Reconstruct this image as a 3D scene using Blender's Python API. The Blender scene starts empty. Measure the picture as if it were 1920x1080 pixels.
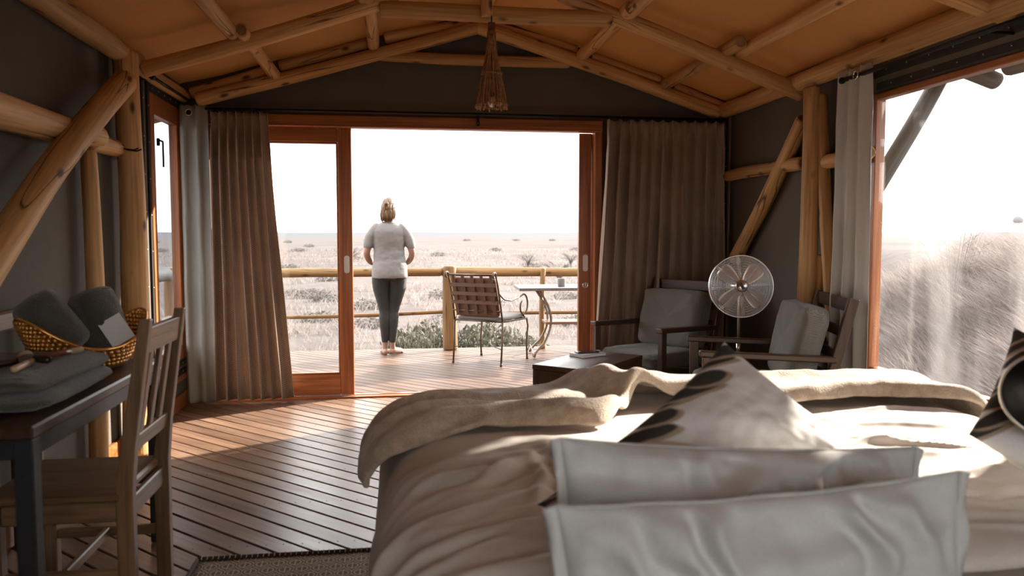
import bpy, bmesh, math, random
import numpy as np
from mathutils import Vector, Matrix, Euler
R = math.radians
rnd = random.Random(7)
C = bpy.context.scene.collection
SC = bpy.context.scene

# ------------------------------------------------------------------ camera, sky, sun, exposure
F_PX = 1493.3
PITCH = R(3.83)
YAW = math.atan((960 - 742) / F_PX)
EYE = Vector((0, 0, 1.27))
cam_d = bpy.data.cameras.new('camera')
cam_d.sensor_width = 36
cam_d.lens = F_PX * 36 / 1920
cam_d.clip_start = 0.05
cam_d.clip_end = 6000
cam_d.dof.use_dof = True
cam_d.dof.focus_distance = 6.2
cam_d.dof.aperture_fstop = 3.2
cam = bpy.data.objects.new('camera', cam_d)
cam.location = EYE
cam.rotation_euler = (math.pi / 2 - PITCH, 0, -YAW)
C.objects.link(cam)
SC.camera = cam

world = bpy.data.worlds.new('sky')
SC.world = world
world.use_nodes = True
wn = world.node_tree
bg = wn.nodes['Background']
bg.inputs['Color'].default_value = (1.0, 0.985, 0.975, 1)
bg.inputs['Strength'].default_value = 2.6

sun_d = bpy.data.lights.new('sun', 'SUN')
sun_d.energy = 11.5
sun_d.angle = R(0.9)
sun_d.color = (1.0, 0.90, 0.79)
sun = bpy.data.objects.new('sun', sun_d)
SUN_EL = R(23)
SUN_DIR = Vector((0.85 * math.cos(SUN_EL), 0.53 * math.cos(SUN_EL), math.sin(SUN_EL))).normalized()   # towards the sun
sun.rotation_euler = SUN_DIR.to_track_quat('Z', 'Y').to_euler()
sun.location = (12, 8, 9)
C.objects.link(sun)

SC.view_settings.view_transform = 'Standard'
SC.view_settings.look = 'None'
SC.view_settings.gamma = 1
SC.view_settings.use_curve_mapping = False
SC.view_settings.exposure = 1.0
SC.cycles.max_bounces = 10
SC.cycles.diffuse_bounces = 6
SC.cycles.transparent_max_bounces = 16
SC.cycles.use_denoising = True
SC.cycles.sample_clamp_indirect = 8

# ------------------------------------------------------------------ survey: a sight line of the camera met with a real plane
_f = Vector((math.sin(YAW) * math.cos(PITCH), math.cos(YAW) * math.cos(PITCH), -math.sin(PITCH)))
_r = Vector((math.cos(YAW), -math.sin(YAW), 0))
_u = _r.cross(_f)
def _ray(px, py): return _f + _r * ((px - 960) / F_PX) + _u * ((540 - py) / F_PX)
def aty(px, py, y): d = _ray(px, py); return EYE + d * (y / d.y)
def atx(px, py, x): d = _ray(px, py); return EYE + d * (x / d.x)
def atz(px, py, z): d = _ray(px, py); return EYE + d * ((z - EYE.z) / d.z)

# ------------------------------------------------------------------ noise (numpy)
_rg = np.random.default_rng(11)
_perm = np.concatenate([_rg.permutation(256)] * 3)
_g2 = np.stack([np.cos(np.arange(256) * 2 * np.pi / 256 * 37), np.sin(np.arange(256) * 2 * np.pi / 256 * 37)], 1)
def perlin(x, y):
    x = np.asarray(x, float); y = np.asarray(y, float)
    xi = np.floor(x).astype(int); yi = np.floor(y).astype(int)
    xf = x - xi; yf = y - yi
    xi &= 255; yi &= 255
    u = xf * xf * xf * (xf * (xf * 6 - 15) + 10); v = yf * yf * yf * (yf * (yf * 6 - 15) + 10)
    def g(ix, iy, dx, dy):
        h = _perm[_perm[ix & 255] + (iy & 255)]
        return _g2[h, 0] * dx + _g2[h, 1] * dy
    a = g(xi, yi, xf, yf); b = g(xi + 1, yi, xf - 1, yf)
    c = g(xi, yi + 1, xf, yf - 1); d = g(xi + 1, yi + 1, xf - 1, yf - 1)
    return (a * (1 - u) + b * u) * (1 - v) + (c * (1 - u) + d * u) * v
def fbm(x, y, o=4):
    s = 0; a = 1.0
    for k in range(o):
        s = s + a * perlin(x * 2 ** k + 17.3 * k, y * 2 ** k + 5.1 * k); a *= .5
    return s
def sstep(a, b, x):
    t = np.clip((np.asarray(x, float) - a) / (b - a), 0, 1)
    return t * t * (3 - 2 * t)

# ------------------------------------------------------------------ materials
def new_mat(name):
    m = bpy.data.materials.new(name); m.use_nodes = True
    nt = m.node_tree
    return m, nt, nt.nodes['Principled BSDF']
def N(nt, t, **kw):
    n = nt.nodes.new(t)
    for k, v in kw.items():
        if k in n.inputs.keys(): n.inputs[k].default_value = v
        else: setattr(n, k, v)
    return n
def L(nt, a, b): nt.links.new(a, b)
def ramp(nt, stops):
    n = nt.nodes.new('ShaderNodeValToRGB')
    e = n.color_ramp.elements
    while len(e) < len(stops): e.new(0.5)
    for i, (p, c) in enumerate(stops):
        e[i].position = p; e[i].color = (c[0], c[1], c[2], 1) if not isinstance(c, (int, float)) else (c, c, c, 1)
    return n
def coords(nt, scale, rand=True, kind='Object'):
    tc = N(nt, 'ShaderNodeTexCoord')
    mp = N(nt, 'ShaderNodeMapping')
    mp.inputs['Scale'].default_value = scale
    if rand:
        oi = N(nt, 'ShaderNodeObjectInfo')
        ad = N(nt, 'ShaderNodeVectorMath', operation='MULTIPLY_ADD')
        L(nt, oi.outputs['Random'], ad.inputs[0]); ad.inputs[1].default_value = (31.7, 17.3, 23.9)
        L(nt, tc.outputs[kind], ad.inputs[2])
        L(nt, ad.outputs[0], mp.inputs['Vector'])
    else:
        L(nt, tc.outputs[kind], mp.inputs['Vector'])
    return mp.outputs['Vector']
def bump(nt, b, height, strength=.3, dist=.01):
    n = N(nt, 'ShaderNodeBump'); n.inputs['Strength'].default_value = strength; n.inputs['Distance'].default_value = dist
    L(nt, height, n.inputs['Height']); L(nt, n.outputs[0], b.inputs['Normal'])
def mixc(nt, fac, a, b, mode='MIX'):
    n = N(nt, 'ShaderNodeMixRGB', blend_type=mode)
    for s, v in ((n.inputs[0], fac), (n.inputs[1], a), (n.inputs[2], b)):
        if isinstance(v, (int, float)): s.default_value = v
        elif isinstance(v, tuple): s.default_value = (v[0], v[1], v[2], 1)
        else: L(nt, v, s)
    return n.outputs[0]
def plain(name, col, rough=.5, metal=0.0, spec=.5):
    m, nt, b = new_mat(name)
    b.inputs['Base Color'].default_value = (*col, 1); b.inputs['Roughness'].default_value = rough
    b.inputs['Metallic'].default_value = metal; b.inputs['Specular IOR Level'].default_value = spec
    return m
def speck(name, c1, c2, scale=20, rough=.6, metal=0.0, bstr=.1, stretch=(1, 1, 1), spec=.5):
    m, nt, b = new_mat(name)
    v = coords(nt, stretch)
    n = N(nt, 'ShaderNodeTexNoise', Scale=scale, Detail=5.0, Roughness=.6)
    L(nt, v, n.inputs['Vector'])
    r = ramp(nt, [(.3, c1), (.7, c2)])
    L(nt, n.outputs['Fac'], r.inputs[0]); L(nt, r.outputs[0], b.inputs['Base Color'])
    b.inputs['Roughness'].default_value = rough; b.inputs['Metallic'].default_value = metal
    b.inputs['Specular IOR Level'].default_value = spec
    if bstr: bump(nt, b, n.outputs['Fac'], bstr, .004)
    return m
def wood(name, dark, mid, light, axis=0, rough=.4, spec=.5, tone=.25, bstr=.15, fine=1.0):
    m, nt, b = new_mat(name)
    st = [9.0, 9.0, 9.0]; st[axis] = .8
    v = coords(nt, st)
    n = N(nt, 'ShaderNodeTexNoise', Scale=1.0, Detail=6.0, Roughness=.62, Distortion=.8)
    L(nt, v, n.inputs['Vector'])
    r = ramp(nt, [(.28, dark), (.5, mid), (.74, light)])
    L(nt, n.outputs['Fac'], r.inputs[0])
    st2 = [95.0 * fine, 95.0 * fine, 95.0 * fine]; st2[axis] = 3.0
    v2 = coords(nt, st2)
    n2 = N(nt, 'ShaderNodeTexNoise', Scale=1.0, Detail=3.0)
    L(nt, v2, n2.inputs['Vector'])
    r2 = ramp(nt, [(.3, .68), (.62, 1.08)])
    L(nt, n2.outputs['Fac'], r2.inputs[0])
    c = mixc(nt, 1.0, r.outputs[0], r2.outputs[0], 'MULTIPLY')
    oi = N(nt, 'ShaderNodeObjectInfo')
    r3 = ramp(nt, [(0, 1 - tone), (1, 1 + tone)])
    L(nt, oi.outputs['Random'], r3.inputs[0])
    c = mixc(nt, 1.0, c, r3.outputs[0], 'MULTIPLY')
    L(nt, c, b.inputs['Base Color'])
    rr = ramp(nt, [(.2, rough - .08), (.8, rough + .12)])
    L(nt, n.outputs['Fac'], rr.inputs[0]); L(nt, rr.outputs[0], b.inputs['Roughness'])
    b.inputs['Specular IOR Level'].default_value = spec
    bump(nt, b, n2.outputs['Fac'], bstr, .002)
    return m
def log_mat(name, dark, mid, light, crack=(.045, .022, .01)):
    m, nt, b = new_mat(name)
    v = coords(nt, (9, 9, .9))
    n = N(nt, 'ShaderNodeTexNoise', Scale=1.0, Detail=6.0, Roughness=.6, Distortion=.5)
    L(nt, v, n.inputs['Vector'])
    r = ramp(nt, [(.27, dark), (.5, mid), (.75, light)])
    L(nt, n.outputs['Fac'], r.inputs[0])
    v2 = coords(nt, (70, 70, 2.2))
    n2 = N(nt, 'ShaderNodeTexNoise', Scale=1.0, Detail=3.0)
    L(nt, v2, n2.inputs['Vector'])
    r2 = ramp(nt, [(.3, .74), (.6, 1.05)])
    L(nt, n2.outputs['Fac'], r2.inputs[0])
    c = mixc(nt, 1.0, r.outputs[0], r2.outputs[0], 'MULTIPLY')
    # checks: long thin dark lines
    v3 = coords(nt, (10, 10, .55))
    n3 = N(nt, 'ShaderNodeTexNoise', Scale=1.0, Detail=2.0, Distortion=.35)
    L(nt, v3, n3.inputs['Vector'])
    r3 = ramp(nt, [(.485, 0.0), (.5, .95), (.512, 0.0)])
    L(nt, n3.outputs['Fac'], r3.inputs[0])
    v3b = coords(nt, (4, 4, .9))
    n3b = N(nt, 'ShaderNodeTexNoise', Scale=1.0, Detail=1.0)
    L(nt, v3b, n3b.inputs['Vector'])
    r3b = ramp(nt, [(.5, 0.0), (.56, 1.0)])
    L(nt, n3b.outputs['Fac'], r3b.inputs[0])
    ck = N(nt, 'ShaderNodeMath', operation='MULTIPLY')
    L(nt, r3.outputs[0], ck.inputs[0]); L(nt, r3b.outputs[0], ck.inputs[1])
    c = mixc(nt, ck.outputs[0], c, crack)
    # knots
    v4 = coords(nt, (9, 9, 4.2))
    vo = N(nt, 'ShaderNodeTexVoronoi', Scale=1.0)
    L(nt, v4, vo.inputs['Vector'])
    r4 = ramp(nt, [(.07, .95), (.12, .6), (.19, 0.0)])
    L(nt, vo.outputs['Distance'], r4.inputs[0])
    c = mixc(nt, r4.outputs[0], c, (crack[0] * 1.6, crack[1] * 1.5, crack[2] * 1.3))
    oi = N(nt, 'ShaderNodeObjectInfo')
    r5 = ramp(nt, [(0, .8), (1, 1.15)])
    L(nt, oi.outputs['Random'], r5.inputs[0])
    c = mixc(nt, 1.0, c, r5.outputs[0], 'MULTIPLY')
    L(nt, c, b.inputs['Base Color'])
    b.inputs['Roughness'].default_value = .62
    b.inputs['Specular IOR Level'].default_value = .3
    inv = N(nt, 'ShaderNodeMath', operation='SUBTRACT'); L(nt, n2.outputs['Fac'], inv.inputs[0]); L(nt, ck.outputs[0], inv.inputs[1])
    bump(nt, b, inv.outputs[0], .35, .006)
    return m
def canvas(name, c1, c2, trans=0.0, tcol=None, weave=420, bstr=.25, rough=.85):
    m, nt, b = new_mat(name)
    v = coords(nt, (1, 1, 1), False)
    n = N(nt, 'ShaderNodeTexNoise', Scale=1.3, Detail=4.0, Roughness=.6)
    L(nt, v, n.inputs['Vector'])
    r = ramp(nt, [(.3, c1), (.7, c2)])
    L(nt, n.outputs['Fac'], r.inputs[0])
    n2 = N(nt, 'ShaderNodeTexNoise', Scale=weave, Detail=1.0)
    L(nt, v, n2.inputs['Vector'])
    r2 = ramp(nt, [(.3, .8), (.7, 1.15)])
    L(nt, n2.outputs['Fac'], r2.inputs[0])
    c = mixc(nt, 1.0, r.outputs[0], r2.outputs[0], 'MULTIPLY')
    L(nt, c, b.inputs['Base Color'])
    b.inputs['Roughness'].default_value = rough; b.inputs['Specular IOR Level'].default_value = .15
    bump(nt, b, n2.outputs['Fac'], bstr, .002)
    if trans:
        t = N(nt, 'ShaderNodeBsdfTranslucent')
        t.inputs['Color'].default_value = (*tcol, 1)
        mx = N(nt, 'ShaderNodeMixShader'); mx.inputs[0].default_value = trans
        L(nt, b.outputs[0], mx.inputs[1]); L(nt, t.outputs[0], mx.inputs[2])
        L(nt, mx.outputs[0], nt.nodes['Material Output'].inputs['Surface'])
    return m
def fabric_dots(name, c1, c2, per=.011, trans=0.0):
    """woven cloth with small staggered dots, in UV metres"""
    m, nt, b = new_mat(name)
    tc = N(nt, 'ShaderNodeTexCoord')
    mp = N(nt, 'ShaderNodeMapping'); mp.inputs['Scale'].default_value = (1 / per, 1 / per, 1); mp.inputs['Rotation'].default_value = (0, 0, R(45))
    L(nt, tc.outputs['UV'], mp.inputs[0])
    ck = N(nt, 'ShaderNodeTexVoronoi', Scale=1.0, Randomness=.12); L(nt, mp.outputs[0], ck.inputs['Vector'])
    r = ramp(nt, [(.30, c2), (.48, c1)])
    L(nt, ck.outputs['Distance'], r.inputs[0])
    n = N(nt, 'ShaderNodeTexNoise', Scale=3.0, Detail=3.0); L(nt, tc.outputs['UV'], n.inputs['Vector'])
    r2 = ramp(nt, [(.3, .88), (.7, 1.1)]); L(nt, n.outputs['Fac'], r2.inputs[0])
    c = mixc(nt, 1.0, r.outputs[0], r2.outputs[0], 'MULTIPLY')
    L(nt, c, b.inputs['Base Color'])
    b.inputs['Roughness'].default_value = .8; b.inputs['Specular IOR Level'].default_value = .2
    b.inputs['Sheen Weight'].default_value = .15
    bump(nt, b, ck.outputs['Distance'], .2, .002)
    if trans:
        t = N(nt, 'ShaderNodeBsdfTranslucent'); L(nt, c, t.inputs['Color'])
        mx = N(nt, 'ShaderNodeMixShader'); mx.inputs[0].default_value = trans
        L(nt, b.outputs[0], mx.inputs[1]); L(nt, t.outputs[0], mx.inputs[2])
        L(nt, mx.outputs[0], nt.nodes['Material Output'].inputs['Surface'])
    return m
def cloth(name, c1, c2, scale=260, rough=.8, sheen=.1, bstr=.15, big=3.0, bdist=.002):
    m, nt, b = new_mat(name)
    v = coords(nt, (1, 1, 1))
    n = N(nt, 'ShaderNodeTexNoise', Scale=big, Detail=4.0); L(nt, v, n.inputs['Vector'])
    n2 = N(nt, 'ShaderNodeTexNoise', Scale=scale, Detail=2.0); L(nt, v, n2.inputs['Vector'])
    r = ramp(nt, [(.3, c1), (.7, c2)]); L(nt, n.outputs['Fac'], r.inputs[0])
    r2 = ramp(nt, [(.3, .86), (.7, 1.08)]); L(nt, n2.outputs['Fac'], r2.inputs[0])
    c = mixc(nt, 1.0, r.outputs[0], r2.outputs[0], 'MULTIPLY')
    L(nt, c, b.inputs['Base Color'])
    b.inputs['Roughness'].default_value = rough; b.inputs['Specular IOR Level'].default_value = .15
    b.inputs['Sheen Weight'].default_value = sheen
    bump(nt, b, n2.outputs['Fac'], bstr, bdist)
    return m
def print_cloth(name, scale=300):
    """cloth whose print comes from the mesh's colour attribute 'print'"""
    m, nt, b = new_mat(name)
    a = N(nt, 'ShaderNodeAttribute', attribute_name='print')
    v = coords(nt, (1, 1, 1))
    n2 = N(nt, 'ShaderNodeTexNoise', Scale=scale, Detail=2.0); L(nt, v, n2.inputs['Vector'])
    r2 = ramp(nt, [(.3, .9), (.7, 1.05)]); L(nt, n2.outputs['Fac'], r2.inputs[0])
    c = mixc(nt, 1.0, a.outputs['Color'], r2.outputs[0], 'MULTIPLY')
    L(nt, c, b.inputs['Base Color']); b.inputs['Roughness'].default_value = .85; b.inputs['Specular IOR Level'].default_value = .15
    bump(nt, b, n2.outputs['Fac'], .12, .002)
    return m
def glass_mat(name, tint=(.97, .98, .98), dirt=0.0):
    m, nt, b = new_mat(name)
    nt.nodes.remove(b)
    t = N(nt, 'ShaderNodeBsdfTransparent'); t.inputs['Color'].default_value = (*tint, 1)
    g = N(nt, 'ShaderNodeBsdfGlossy'); g.inputs['Roughness'].default_value = 0.0
    lw = N(nt, 'ShaderNodeLayerWeight', Blend=.5)                  # Schlick's approximation, the same from both sides of the pane
    pw = N(nt, 'ShaderNodeMath', operation='POWER'); L(nt, lw.outputs['Facing'], pw.inputs[0]); pw.inputs[1].default_value = 5.0
    f = N(nt, 'ShaderNodeMath', operation='MULTIPLY_ADD'); L(nt, pw.outputs[0], f.inputs[0]); f.inputs[1].default_value = .9; f.inputs[2].default_value = .03
    mx = N(nt, 'ShaderNodeMixShader')
    L(nt, f.outputs[0], mx.inputs[0]); L(nt, t.outputs[0], mx.inputs[1]); L(nt, g.outputs[0], mx.inputs[2])
    out = mx.outputs[0]
    if dirt:
        d = N(nt, 'ShaderNodeBsdfTranslucent'); d.inputs['Color'].default_value = (.8, .78, .76, 1)
        v = coords(nt, (1, 1.2, .25))
        n = N(nt, 'ShaderNodeTexNoise', Scale=2.2, Detail=4.0); L(nt, v, n.inputs['Vector'])
        r = ramp(nt, [(.5, 0.0), (.8, dirt)]); L(nt, n.outputs['Fac'], r.inputs[0])
        m2 = N(nt, 'ShaderNodeMixShader'); L(nt, r.outputs[0], m2.inputs[0]); L(nt, out, m2.inputs[1]); L(nt, d.outputs[0], m2.inputs[2])
        out = m2.outputs[0]
    L(nt, out, nt.nodes['Material Output'].inputs['Surface'])
    return m

M = {}
M['log'] = log_mat('pole_wood', (.36, .178, .064), (.52, .285, .11), (.66, .40, .185))
M['log_grey'] = log_mat('weathered_pole', (.115, .098, .080), (.160, .138, .115), (.21, .185, .158), (.05, .04, .03))
M['log_shaded'] = log_mat('shaded_pole', (.045, .048, .045), (.06, .064, .06), (.08, .085, .08), (.02, .02, .02))  # darker copy of the weathered pole: shade on the side rail put into colour
M['log_pale'] = log_mat('pale_pole', (.175, .092, .033), (.235, .132, .052), (.29, .18, .08), (.035, .018, .009))
M['endgrain'] = speck('end_grain', (.16, .08, .035), (.30, .16, .07), 14, .8)
for i, ax in enumerate('xyz'):
    M['door_' + ax] = wood('door_wood_' + ax, (.20, .058, .016), (.33, .105, .028), (.44, .16, .045), i, .33, .5, .08, .08)
    M['dark_' + ax] = wood('dark_wood_' + ax, (.036, .018, .011), (.070, .036, .021), (.112, .058, .033), i, .34, .5, .12, .08)
    M['teak_' + ax] = wood('worn_teak_' + ax, (.12, .062, .030), (.22, .123, .063), (.325, .19, .102), i, .42, .45, .1, .12)
M['plank'] = wood('floor_plank', (.135, .078, .048), (.215, .130, .084), (.31, .195, .130), 0, .34, .55, .2, .14)
M['deck_plank'] = wood('deck_plank', (.085, .047, .031), (.130, .078, .053), (.175, .113, .08), 0, .5, .22, .22, .14)
M['canvas_dark'] = canvas('olive_canvas', (.105, .091, .073), (.135, .118, .096))
M['canvas_roof'] = canvas('tan_roof_canvas', (.38, .208, .085), (.445, .25, .108), .13, (.54, .30, .12), 300, .15)
M['canvas_flap'] = canvas('grey_green_flap', (.26, .25, .215), (.31, .30, .26), 0, None, 500, .12, .6)
M['canvas_strip'] = canvas('dark_canvas_strip', (.030, .026, .022), (.042, .037, .031))
M['strip_mid'] = canvas('brown_canvas_strip', (.10, .085, .066), (.13, .11, .088))
M['black'] = plain('black_metal', (.012, .012, .013), .4, .6)
M['black_rough'] = speck('black_paint', (.016, .017, .019), (.028, .030, .033), 30, .45, 0, .05)
M['chrome'] = plain('brushed_steel', (.72, .70, .68), .22, 1.0)
M['brass'] = plain('eyelet_metal', (.75, .68, .58), .25, 1.0)
M['rivet'] = plain('rivet', (.55, .52, .48), .35, 1.0)
M['glass'] = glass_mat('clear_glass')
M['glass_tint'] = glass_mat('tinted_glass', (.84, .86, .90))
M['glass_dusty'] = glass_mat('dusty_glass', (.97, .975, .975), .09)
M['curtain'] = fabric_dots('brown_dotted_curtain', (.30, .21, .152), (.50, .385, .30), .0105, .2)
M['curtain_grey'] = cloth('grey_curtain', (.40, .385, .36), (.47, .45, .425), 400, .75)
M['linen'] = cloth('cream_cotton', (.70, .64, .575), (.76, .70, .64), 500, .8, .05, .08)
M['linen_fold'] = cloth('cotton_pillowcase', (.60, .59, .565), (.66, .65, .625), 500, .8, .05, .08)
M['blanket'] = cloth('oatmeal_blanket', (.44, .345, .25), (.62, .51, .40), 170, .95, .35, .6, 26, .006)
M['cushion_grey'] = fabric_dots('grey_speckled_upholstery', (.105, .100, .084), (.170, .163, .142), .006)
M['towel'] = cloth('charcoal_towel', (.062, .056, .042), (.098, .090, .070), 240, .95, .4, .8, 8, .006)
M['print'] = print_cloth('feather_print_cotton')
M['mattress'] = cloth('mattress_sheet', (.58, .48, .38), (.66, .56, .45), 300)

# ------------------------------------------------------------------ mesh building
class MB:
    def __init__(s): s.v = []; s.f = []; s.mi = []; s.sm = []
    def add(s, verts, faces, mi=0, smooth=False):
        o = len(s.v)
        s.v += [tuple(p) for p in verts]
        for f in faces:
            s.f.append(tuple(i + o for i in f)); s.mi.append(mi); s.sm.append(smooth)
        return s
    def box(s, c, size, rot=None, b=.004, mi=0):
        """chamfered box; rot = Euler angles or a 3x3 matrix"""
        h = [x / 2 for x in size]; b = min(b, min(h) * .6)
        v = []; idx = {}
        for sx in (-1, 1):
            for sy in (-1, 1):
                for sz in (-1, 1):
                    for a in range(3):
                        p = [sx * (h[0] - b), sy * (h[1] - b), sz * (h[2] - b)]
                        p[a] = (sx, sy, sz)[a] * h[a]
                        idx[(sx, sy, sz, a)] = len(v); v.append(Vector(p))
        fs = []
        for a in range(3):
            o1, o2 = (a + 1) % 3, (a + 2) % 3
            for sg in (-1, 1):
                q = []
                for (x, y) in ((-1, -1), (1, -1), (1, 1), (-1, 1)):
                    k = [0, 0, 0]; k[a] = sg; k[o1] = x; k[o2] = y; q.append(idx[(*k, a)])
                fs.append(q if sg > 0 else q[::-1])
        for a in range(3):                       # edges along axis a
            o1, o2 = (a + 1) % 3, (a + 2) % 3
            for x in (-1, 1):
                for y in (-1, 1):
                    k0 = [0, 0, 0]; k0[a] = -1; k0[o1] = x; k0[o2] = y
                    k1 = list(k0); k1[a] = 1
                    q = [idx[(*k0, o1)], idx[(*k0, o2)], idx[(*k1, o2)], idx[(*k1, o1)]]
                    fs.append(q if x * y < 0 else q[::-1])
        for sx in (-1, 1):
            for sy in (-1, 1):
                for sz in (-1, 1):
                    t = [idx[(sx, sy, sz, a)] for a in range(3)]
                    fs.append(t if sx * sy * sz > 0 else t[::-1])
        m = rot if isinstance(rot, Matrix) else (Euler(rot).to_matrix() if rot else Matrix.Identity(3))
        c = Vector(c)
        return s.add([m @ p + c for p in v], fs, mi)
    def beam(s, p0, p1, w, h, up=(0, 0, 1), b=.004, mi=0):
        """rectangular bar from p0 to p1: local x along it, y = width, z = height"""
        p0, p1 = Vector(p0), Vector(p1); d = p1 - p0; x = d.normalized()
        y = Vector(up).cross(x)
        if y.length < 1e-4: y = Vector((0, 1, 0)).cross(x)
        y.normalize(); z = x.cross(y)
        m = Matrix((x, y, z)).transposed()
        return s.box((p0 + p1) / 2, (d.length, w, h), m, b, mi)
    def tube(s, path, r, n=8, caps=True, mi=0, smooth=True, closed=False):
        P = [Vector(p) for p in path]; k = len(P)
        rr = r if isinstance(r, (list, tuple, np.ndarray)) else [r] * k
        v = []; up = None
        for i in range(k):
            if closed: t = P[(i + 1) % k] - P[i - 1]
            else: t = P[min(i + 1, k - 1)] - P[max(i - 1, 0)]
            t.normalize()
            if up is None:
                up = Vector((0, 0, 1)) if abs(t.z) < .9 else Vector((1, 0, 0))
            a = t.cross(up); a.normalize(); bb = a.cross(t); up = bb
            for j in range(n):
                an = 2 * math.pi * j / n
                v.append(P[i] + (a * math.cos(an) + bb * math.sin(an)) * rr[i])
        fs = []
        for i in range(k if closed else k - 1):
            for j in range(n):
                i2 = (i + 1) % k
                fs.append((i * n + j, i * n + (j + 1) % n, i2 * n + (j + 1) % n, i2 * n + j))
        s.add(v, fs, mi, smooth)
        if caps and not closed:
            o = len(s.v) - len(v)
            s.f.append(tuple(o + j for j in range(n))[::-1]); s.mi.append(mi); s.sm.append(False)
            s.f.append(tuple(o + (k - 1) * n + j for j in range(n))); s.mi.append(mi); s.sm.append(False)
        return s
    def lathe(s, prof, n=24, c=(0, 0, 0), mi=0, m=None, smooth=True):
        """prof: (radius, z) pairs"""
        v = []; c = Vector(c)
        for (r, z) in prof:
            for j in range(n):
                a = 2 * math.pi * j / n
                p = Vector((r * math.cos(a), r * math.sin(a), z))
                v.append((m @ p if m else p) + c)
        fs = []
        for i in range(len(prof) - 1):
            for j in range(n):
                fs.append((i * n + j, i * n + (j + 1) % n, (i + 1) * n + (j + 1) % n, (i + 1) * n + j))
        if prof[0][0] > 1e-5: fs.append(tuple(range(n))[::-1])
        if prof[-1][0] > 1e-5: fs.append(tuple((len(prof) - 1) * n + j for j in range(n)))
        return s.add(v, fs, mi, smooth)
    def mesh(s, name):
        me = bpy.data.meshes.new(name)
        me.from_pydata(s.v, [], s.f)
        if any(s.mi): me.polygons.foreach_set('material_index', s.mi)
        me.polygons.foreach_set('use_smooth', s.sm)
        me.update()
        return me
    def build(s, name, mats, parent=None, loc=None, rot=None):
        me = s.mesh(name)
        for m in (mats if isinstance(mats, (list, tuple)) else [mats]): me.materials.append(m)
        return link(name, me, parent, loc, rot)
def link(name, me, parent=None, loc=None, rot=None):
    o = bpy.data.objects.new(name, me); C.objects.link(o)
    if parent: o.parent = parent
    if loc is not None: o.location = loc
    if rot is not None: o.rotation_euler = rot
    return o
def tag(o, label=None, cat=None, group=None, kind=None):
    if label: o['label'] = label
    if cat: o['category'] = cat
    if group: o['group'] = group
    if kind: o['kind'] = kind
    return o
def empty(name, loc=(0, 0, 0), rz=0):
    o = bpy.data.objects.new(name, None); C.objects.link(o)
    o.location = loc; o.rotation_euler = (0, 0, rz); o.empty_display_size = .1
    return o
def copy_tree(o, parent=None):
    c = o.copy(); C.objects.link(c)
    if parent: c.parent = parent
    for ch in list(o.children): copy_tree(ch, c)
    return c
def grid_mesh(name, P, mats, parent=None, smooth=True, uv=None, closed_u=False, loc=None, rot=None, colors=None):
    """P: (nu, nv, 3) array"""
    nu, nv = P.shape[:2]
    ids = np.arange(nu * nv).reshape(nu, nv)
    if closed_u: a = ids; b = np.roll(ids, -1, 0)
    else: a = ids[:-1]; b = ids[1:]
    F = np.stack([a[:, :-1], b[:, :-1], b[:, 1:], a[:, 1:]], -1).reshape(-1, 4)
    me = fast_mesh(name, P.reshape(-1, 3), F, smooth)
    if uv is not None:
        l = me.uv_layers.new(name='UVMap')
        l.data.foreach_set('uv', uv.reshape(-1, 2)[F.reshape(-1)].astype(np.float32).reshape(-1))
    if colors is not None:
        ca = me.color_attributes.new('print', 'FLOAT_COLOR', 'POINT')
        cc = np.concatenate([colors.reshape(-1, 3), np.ones((nu * nv, 1))], 1).astype(np.float32)
        ca.data.foreach_set('color', cc.reshape(-1))
    for m in (mats if isinstance(mats, (list, tuple)) else [mats]): me.materials.append(m)
    return link(name, me, parent, loc, rot)
def fast_mesh(name, V, Fq, smooth=True, Ft=None):
    me = bpy.data.meshes.new(name)
    V = np.asarray(V, np.float32)
    nq = len(Fq) if Fq is not None else 0; nt_ = len(Ft) if Ft is not None else 0
    loops = np.concatenate([np.asarray(Fq).reshape(-1) if nq else np.zeros(0, int), np.asarray(Ft).reshape(-1) if nt_ else np.zeros(0, int)]).astype(np.int32)
    me.vertices.add(len(V)); me.vertices.foreach_set('co', V.reshape(-1))
    me.loops.add(len(loops)); me.loops.foreach_set('vertex_index', loops)
    me.polygons.add(nq + nt_)
    st = np.concatenate([np.arange(nq) * 4, nq * 4 + np.arange(nt_) * 3]).astype(np.int32)
    me.polygons.foreach_set('loop_start', st)
    me.polygons.foreach_set('use_smooth', np.full(nq + nt_, smooth, bool))
    me.update(calc_edges=True); me.validate()
    return me
def solidify(o, t, offset=-1, sub=0):
    m = o.modifiers.new('thickness', 'SOLIDIFY'); m.thickness = t; m.offset = offset
    if sub:
        s = o.modifiers.new('round', 'SUBSURF'); s.levels = sub; s.render_levels = sub
    return o
def struct(o, label=None):
    o['kind'] = 'structure'
    if label: o['label'] = label
    return o

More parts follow.
